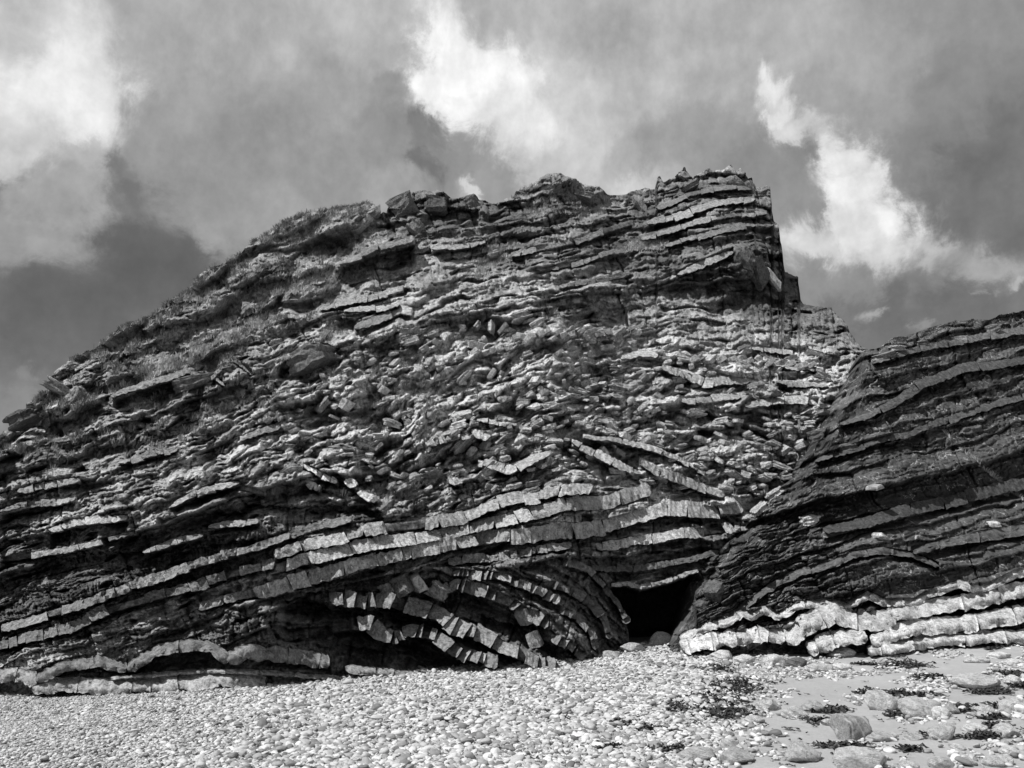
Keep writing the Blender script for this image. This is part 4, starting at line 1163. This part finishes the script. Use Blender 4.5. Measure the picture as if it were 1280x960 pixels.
def make_shingle():
    r, X, Y, Z, u, v = scatter(230000, 611)
    mk = shingle_mask(u, v)
    onsand = .13 + .16 * np.exp(-((v - 850) / 35) ** 2)
    keep = r.rand(len(X)) < np.maximum(mk, onsand * (fbm(u / 70, v / 25, 3, 62) > .05))
    keep &= v > np.where(u < 850, pl(FOOT, u), pl(OFOOT, u)) - 16
    X, Y, Z, u, v, mk = [a[keep] for a in (X, Y, Z, u, v, mk)]
    n = len(X)
    fine = smooth(u, 60, 420)                      # the shingle is finer towards the left
    size = np.exp(r.normal(0, .36, n)) * (.0115 + .0115 * fine) * (1 + .25 * fbm(X / 2.2, Y / 2.2, 3, 66))
    size = np.clip(size, .009, .07)
    me = bpy.data.meshes.new('pebbles')
    me.vertices.add(n); me.vertices.foreach_set('co', np.stack([X, Y, Z + size * r.uniform(-.1, .95, n)], -1).reshape(-1).astype(np.float32))
    sc = np.stack([size * r.uniform(1.0, 1.7, n), size * r.uniform(.8, 1.2, n), size * r.uniform(.42, .8, n)], -1)
    rot = np.stack([r.normal(0, .3, n), r.normal(0, .3, n), r.uniform(0, 6.283, n)], -1)
    for nm, arr in (('psize', sc), ('prot', rot)):
        a = me.attributes.new(nm, 'FLOAT_VECTOR', 'POINT'); a.data.foreach_set('vector', arr.reshape(-1).astype(np.float32))
    a = me.attributes.new('pick', 'INT', 'POINT'); a.data.foreach_set('value', r.randint(0, 6, n).astype(np.int32))
    o = link(bpy.data.objects.new('pebbles', me))
    tag(o, 'pale grey shingle of small rounded pebbles covering the beach', 'shingle', kind='stuff')
    ng = bpy.data.node_groups.new('shingle', 'GeometryNodeTree')
    ng.interface.new_socket('Geometry', in_out='INPUT', socket_type='NodeSocketGeometry'); ng.interface.new_socket('Geometry', in_out='OUTPUT', socket_type='NodeSocketGeometry')
    N = ng.nodes.new; L = ng.links.new
    gi = N('NodeGroupInput'); go = N('NodeGroupOutput')
    g2i = N('GeometryNodeGeometryToInstance')
    for k in range(6):
        ico = N('GeometryNodeMeshIcoSphere'); ico.inputs['Radius'].default_value = 1; ico.inputs['Subdivisions'].default_value = 3
        ps = N('GeometryNodeInputPosition')
        nz = N('ShaderNodeTexNoise'); nz.noise_dimensions = '4D'; nz.inputs['W'].default_value = k * 7.3; nz.inputs['Scale'].default_value = .8; nz.inputs['Detail'].default_value = 1.5
        L(ps.outputs[0], nz.inputs['Vector'])
        mth = N('ShaderNodeMath'); mth.operation = 'MULTIPLY_ADD'; L(nz.outputs[0], mth.inputs[0]); mth.inputs[1].default_value = 1.3; mth.inputs[2].default_value = .32
        vm = N('ShaderNodeVectorMath'); vm.operation = 'SCALE'; L(ps.outputs[0], vm.inputs[0]); L(mth.outputs[0], vm.inputs['Scale'])
        sp = N('GeometryNodeSetPosition'); L(ico.outputs['Mesh'], sp.inputs['Geometry']); L(vm.outputs[0], sp.inputs['Position'])
        ss = N('GeometryNodeSetShadeSmooth'); L(sp.outputs[0], ss.inputs['Geometry'])
        sm = N('GeometryNodeSetMaterial'); sm.inputs['Material'].default_value = M_PEB; L(ss.outputs[0], sm.inputs['Geometry'])
        L(sm.outputs[0], g2i.inputs[0])
    def att(nm, typ):
        a = N('GeometryNodeInputNamedAttribute'); a.data_type = typ; a.inputs['Name'].default_value = nm; return a.outputs[0]
    m2p = N('GeometryNodeMeshToPoints'); L(gi.outputs[0], m2p.inputs['Mesh'])
    iop = N('GeometryNodeInstanceOnPoints'); L(m2p.outputs[0], iop.inputs['Points']); L(g2i.outputs[0], iop.inputs['Instance'])
    iop.inputs['Pick Instance'].default_value = True
    L(att('pick', 'INT'), iop.inputs['Instance Index'])
    e2r = N('FunctionNodeEulerToRotation'); L(att('prot', 'FLOAT_VECTOR'), e2r.inputs[0]); L(e2r.outputs[0], iop.inputs['Rotation'])
    L(att('psize', 'FLOAT_VECTOR'), iop.inputs['Scale'])
    L(iop.outputs[0], go.inputs[0])
    md = o.modifiers.new('shingle', 'NODES'); md.node_group = ng


make_shingle()

# the largest pebbles, one by one
PEB = [boulder_mesh('pebble', 1200 + i, M_PEB, .15, 2) for i in range(8)]
r, X, Y, Z, u, v = scatter(6000, 77)
ok = (v > 868) & (v < 975) & (u > -20) & (u < 1300) & (Y < 15) & (r.rand(len(X)) < np.maximum(shingle_mask(u, v), .16))
ids = np.nonzero(ok)[0][:300]
for i in ids:
    s = float(np.clip(np.exp(r.normal(math.log(.036), .28)), .026, .07)) * (0.62 + .38 * float(smooth(u[i], 60, 420)))
    o = bpy.data.objects.new('pebble', PEB[r.randint(8)])
    o.location = (float(X[i]), float(Y[i]), float(Z[i]) + s * .28)
    o.scale = (s * r.uniform(1.0, 1.5), s * r.uniform(.8, 1.1), s * r.uniform(.45, .7))
    o.rotation_euler = (r.normal(0, .15), r.normal(0, .15), r.uniform(0, 6.28))
    tag(link(o), 'large rounded pale pebble among the small shingle and sand', 'pebble', 'larger pebbles on the beach')

# ------------------------------------------------------------------ seaweed
def weed_material():
    m, nt, bs = new_mat('dried_seaweed')
    geo = nt.nodes.new('ShaderNodeNewGeometry')
    n = nnode(nt, geo.outputs['Position'], 18, 3, .6)
    c = mnode(nt, 'MULTIPLY_ADD', n, .04, .006)
    cc = nt.nodes.new('ShaderNodeCombineColor')
    for i in range(3): nt.links.new(c, cc.inputs[i])
    nt.links.new(cc.outputs[0], bs.inputs['Base Color']); bs.inputs['Roughness'].default_value = .55
    return m


M_WEED = weed_material()


def weed_mesh(name, pts, r, scale):
    """each strand is a curled ribbon"""
    verts, faces = [], []
    for (x, y, z) in pts:
        ln = r.uniform(.10, .30) * scale; w = r.uniform(.012, .03) * scale; a = r.uniform(0, 6.28); k = r.uniform(-6, 6)
        n = 4; px, py, pz = x, y, z + r.uniform(.005, .03)
        b0 = len(verts)
        for q in range(n + 1):
            tx, ty = math.cos(a), math.sin(a)
            tw = r.uniform(-.8, .8)
            sx, sy, sz = -ty * math.cos(tw) * w, tx * math.cos(tw) * w, math.sin(tw) * w
            hz = pz + .05 * scale * max(0, math.sin(q * 1.3 + a)) * r.uniform(.3, 1)
            verts += [(px - sx, py - sy, hz - sz), (px + sx, py + sy, hz + sz)]
            px += tx * ln / n; py += ty * ln / n * .6; a += k * ln / n * 2
        for q in range(n): faces.append((b0 + 2 * q, b0 + 2 * q + 1, b0 + 2 * q + 3, b0 + 2 * q + 2))
    return verts, faces


r = np.random.RandomState(88)
# (centre px, half size px, strands, label)
WEED = [(1132, 832, 28, 5, 150, 'wide dark seaweed clump below the wavy beds on open sand'), (1160, 848, 20, 4, 90, 'dark seaweed clump left of the rippled flat boulder'), (1115, 820, 12, 3, 40, 'narrow dark seaweed clump nearest the wavy beds'),
        (1243, 811, 8, 3, 40, 'small dark seaweed clump tucked under the lowest wavy bed'), (1208, 854, 14, 3, 60, 'dark seaweed strands left of the rippled boulder foot'), (1235, 866, 26, 3, 100, 'dark seaweed strands along the front of the rippled boulder'), (1262, 843, 16, 4, 70, 'dark seaweed clump behind the rippled flat boulder'), (1275, 858, 10, 4, 50, 'dark seaweed beside the pale low stone'),
        (1083, 866, 10, 3, 40, 'small seaweed clump behind the pale wedge boulder'), (1124, 868, 8, 3, 40, 'seaweed clump at the right of the pale wedge boulder'), (1150, 870, 24, 2, 50, 'thin line of seaweed on sand above the veined boulder'), (1124, 895, 9, 3, 50, 'compact dark seaweed clump before the wide veined boulder'), (1204, 888, 10, 5, 50, 'seaweed caught between veined boulder and pale stone'),
        (1252, 884, 8, 3, 40, 'seaweed tuft between pale stone and thin-veined boulder'), (1243, 898, 10, 2, 40, 'small seaweed scrap on sand beyond the long white stone'), (1230, 922, 26, 4, 110, 'long dark seaweed strand below the long low white stone'), (1245, 908, 12, 3, 50, 'dark seaweed above the long low white stone'), (1164, 921, 7, 4, 40, 'seaweed at the left of the pitted boulder'),
        (1040, 889, 18, 3, 70, 'line of seaweed between ringed boulder and wedge boulder'), (1022, 902, 12, 4, 60, 'seaweed scraps in front of the ringed boulder'), (1055, 934, 30, 4, 120, 'seaweed line at the foot of the tilted striped boulder'), (1140, 938, 10, 2, 40, 'thin seaweed scrap on the bare sand'), (1083, 831, 14, 2, 40, 'thin seaweed trace left of the wide clump'),
        (895, 838, 22, 6, 150, 'seaweed at the top of the drift beside the wavy beds'), (918, 858, 34, 8, 260, 'dense seaweed drift on the shingle edge'), (885, 876, 30, 8, 240, 'dense seaweed in the middle of the drift'), (910, 892, 30, 8, 220, 'dense seaweed at the sandy side of the drift'), (850, 886, 26, 6, 150, 'seaweed drift reaching into the shingle'),
        (775, 905, 18, 5, 90, 'dark seaweed clump alone amid the shingle'), (820, 912, 22, 5, 120, 'seaweed clump on shingle beside the drift'), (765, 935, 14, 4, 70, 'small seaweed clump low on the shingle'), (655, 952, 10, 3, 40, 'little seaweed scrap in the coarse shingle'), (562, 900, 9, 3, 50, 'single dark seaweed scrap in the middle of the shingle'), (705, 900, 10, 3, 40, 'seaweed scrap left of the lone clump'), (840, 938, 16, 4, 80, 'seaweed near the flat grey boulder on shingle')]
for (cu, cv, hu, hv, n, label) in WEED:
    uu = cu + r.normal(0, hu * .5, n); vv = cv + r.normal(0, hv * .5, n)
    x, y, z = ground_hit(uu, vv)
    c = Vector((float(np.mean(x)), float(np.mean(y)), float(beach_z(np.mean(x), np.mean(y)))))
    verts, faces = weed_mesh('seaweed_clump', [(a - c.x, b - c.y, d - c.z) for a, b, d in zip(x, y, z)], r, 1.0 if cv < 900 else .8)
    o = mesh_obj('seaweed_clump', verts, faces, M_WEED)
    o.location = c
    tag(o, label, 'seaweed', 'seaweed on the beach')
# loose scraps too many to count
n = 1500
uu = np.concatenate([r.normal(880, 60, 700), r.uniform(900, 1290, 450), r.uniform(300, 900, 350)]); vv = np.concatenate([r.normal(880, 28, 700), r.uniform(825, 958, 450), r.uniform(860, 955, 350)])
vv = np.clip(vv, 822, 975)
keep = fbm(uu / 60, vv / 16, 3, 5) > .12
x, y, z = ground_hit(uu[keep], vv[keep])
verts, faces = weed_mesh('seaweed_scraps', list(zip(x, y, z)), r, .55)
o = mesh_obj('seaweed_scraps', verts, faces, M_WEED)
tag(o, 'scattered dark scraps of dried seaweed over shingle and sand', 'seaweed', kind='stuff')
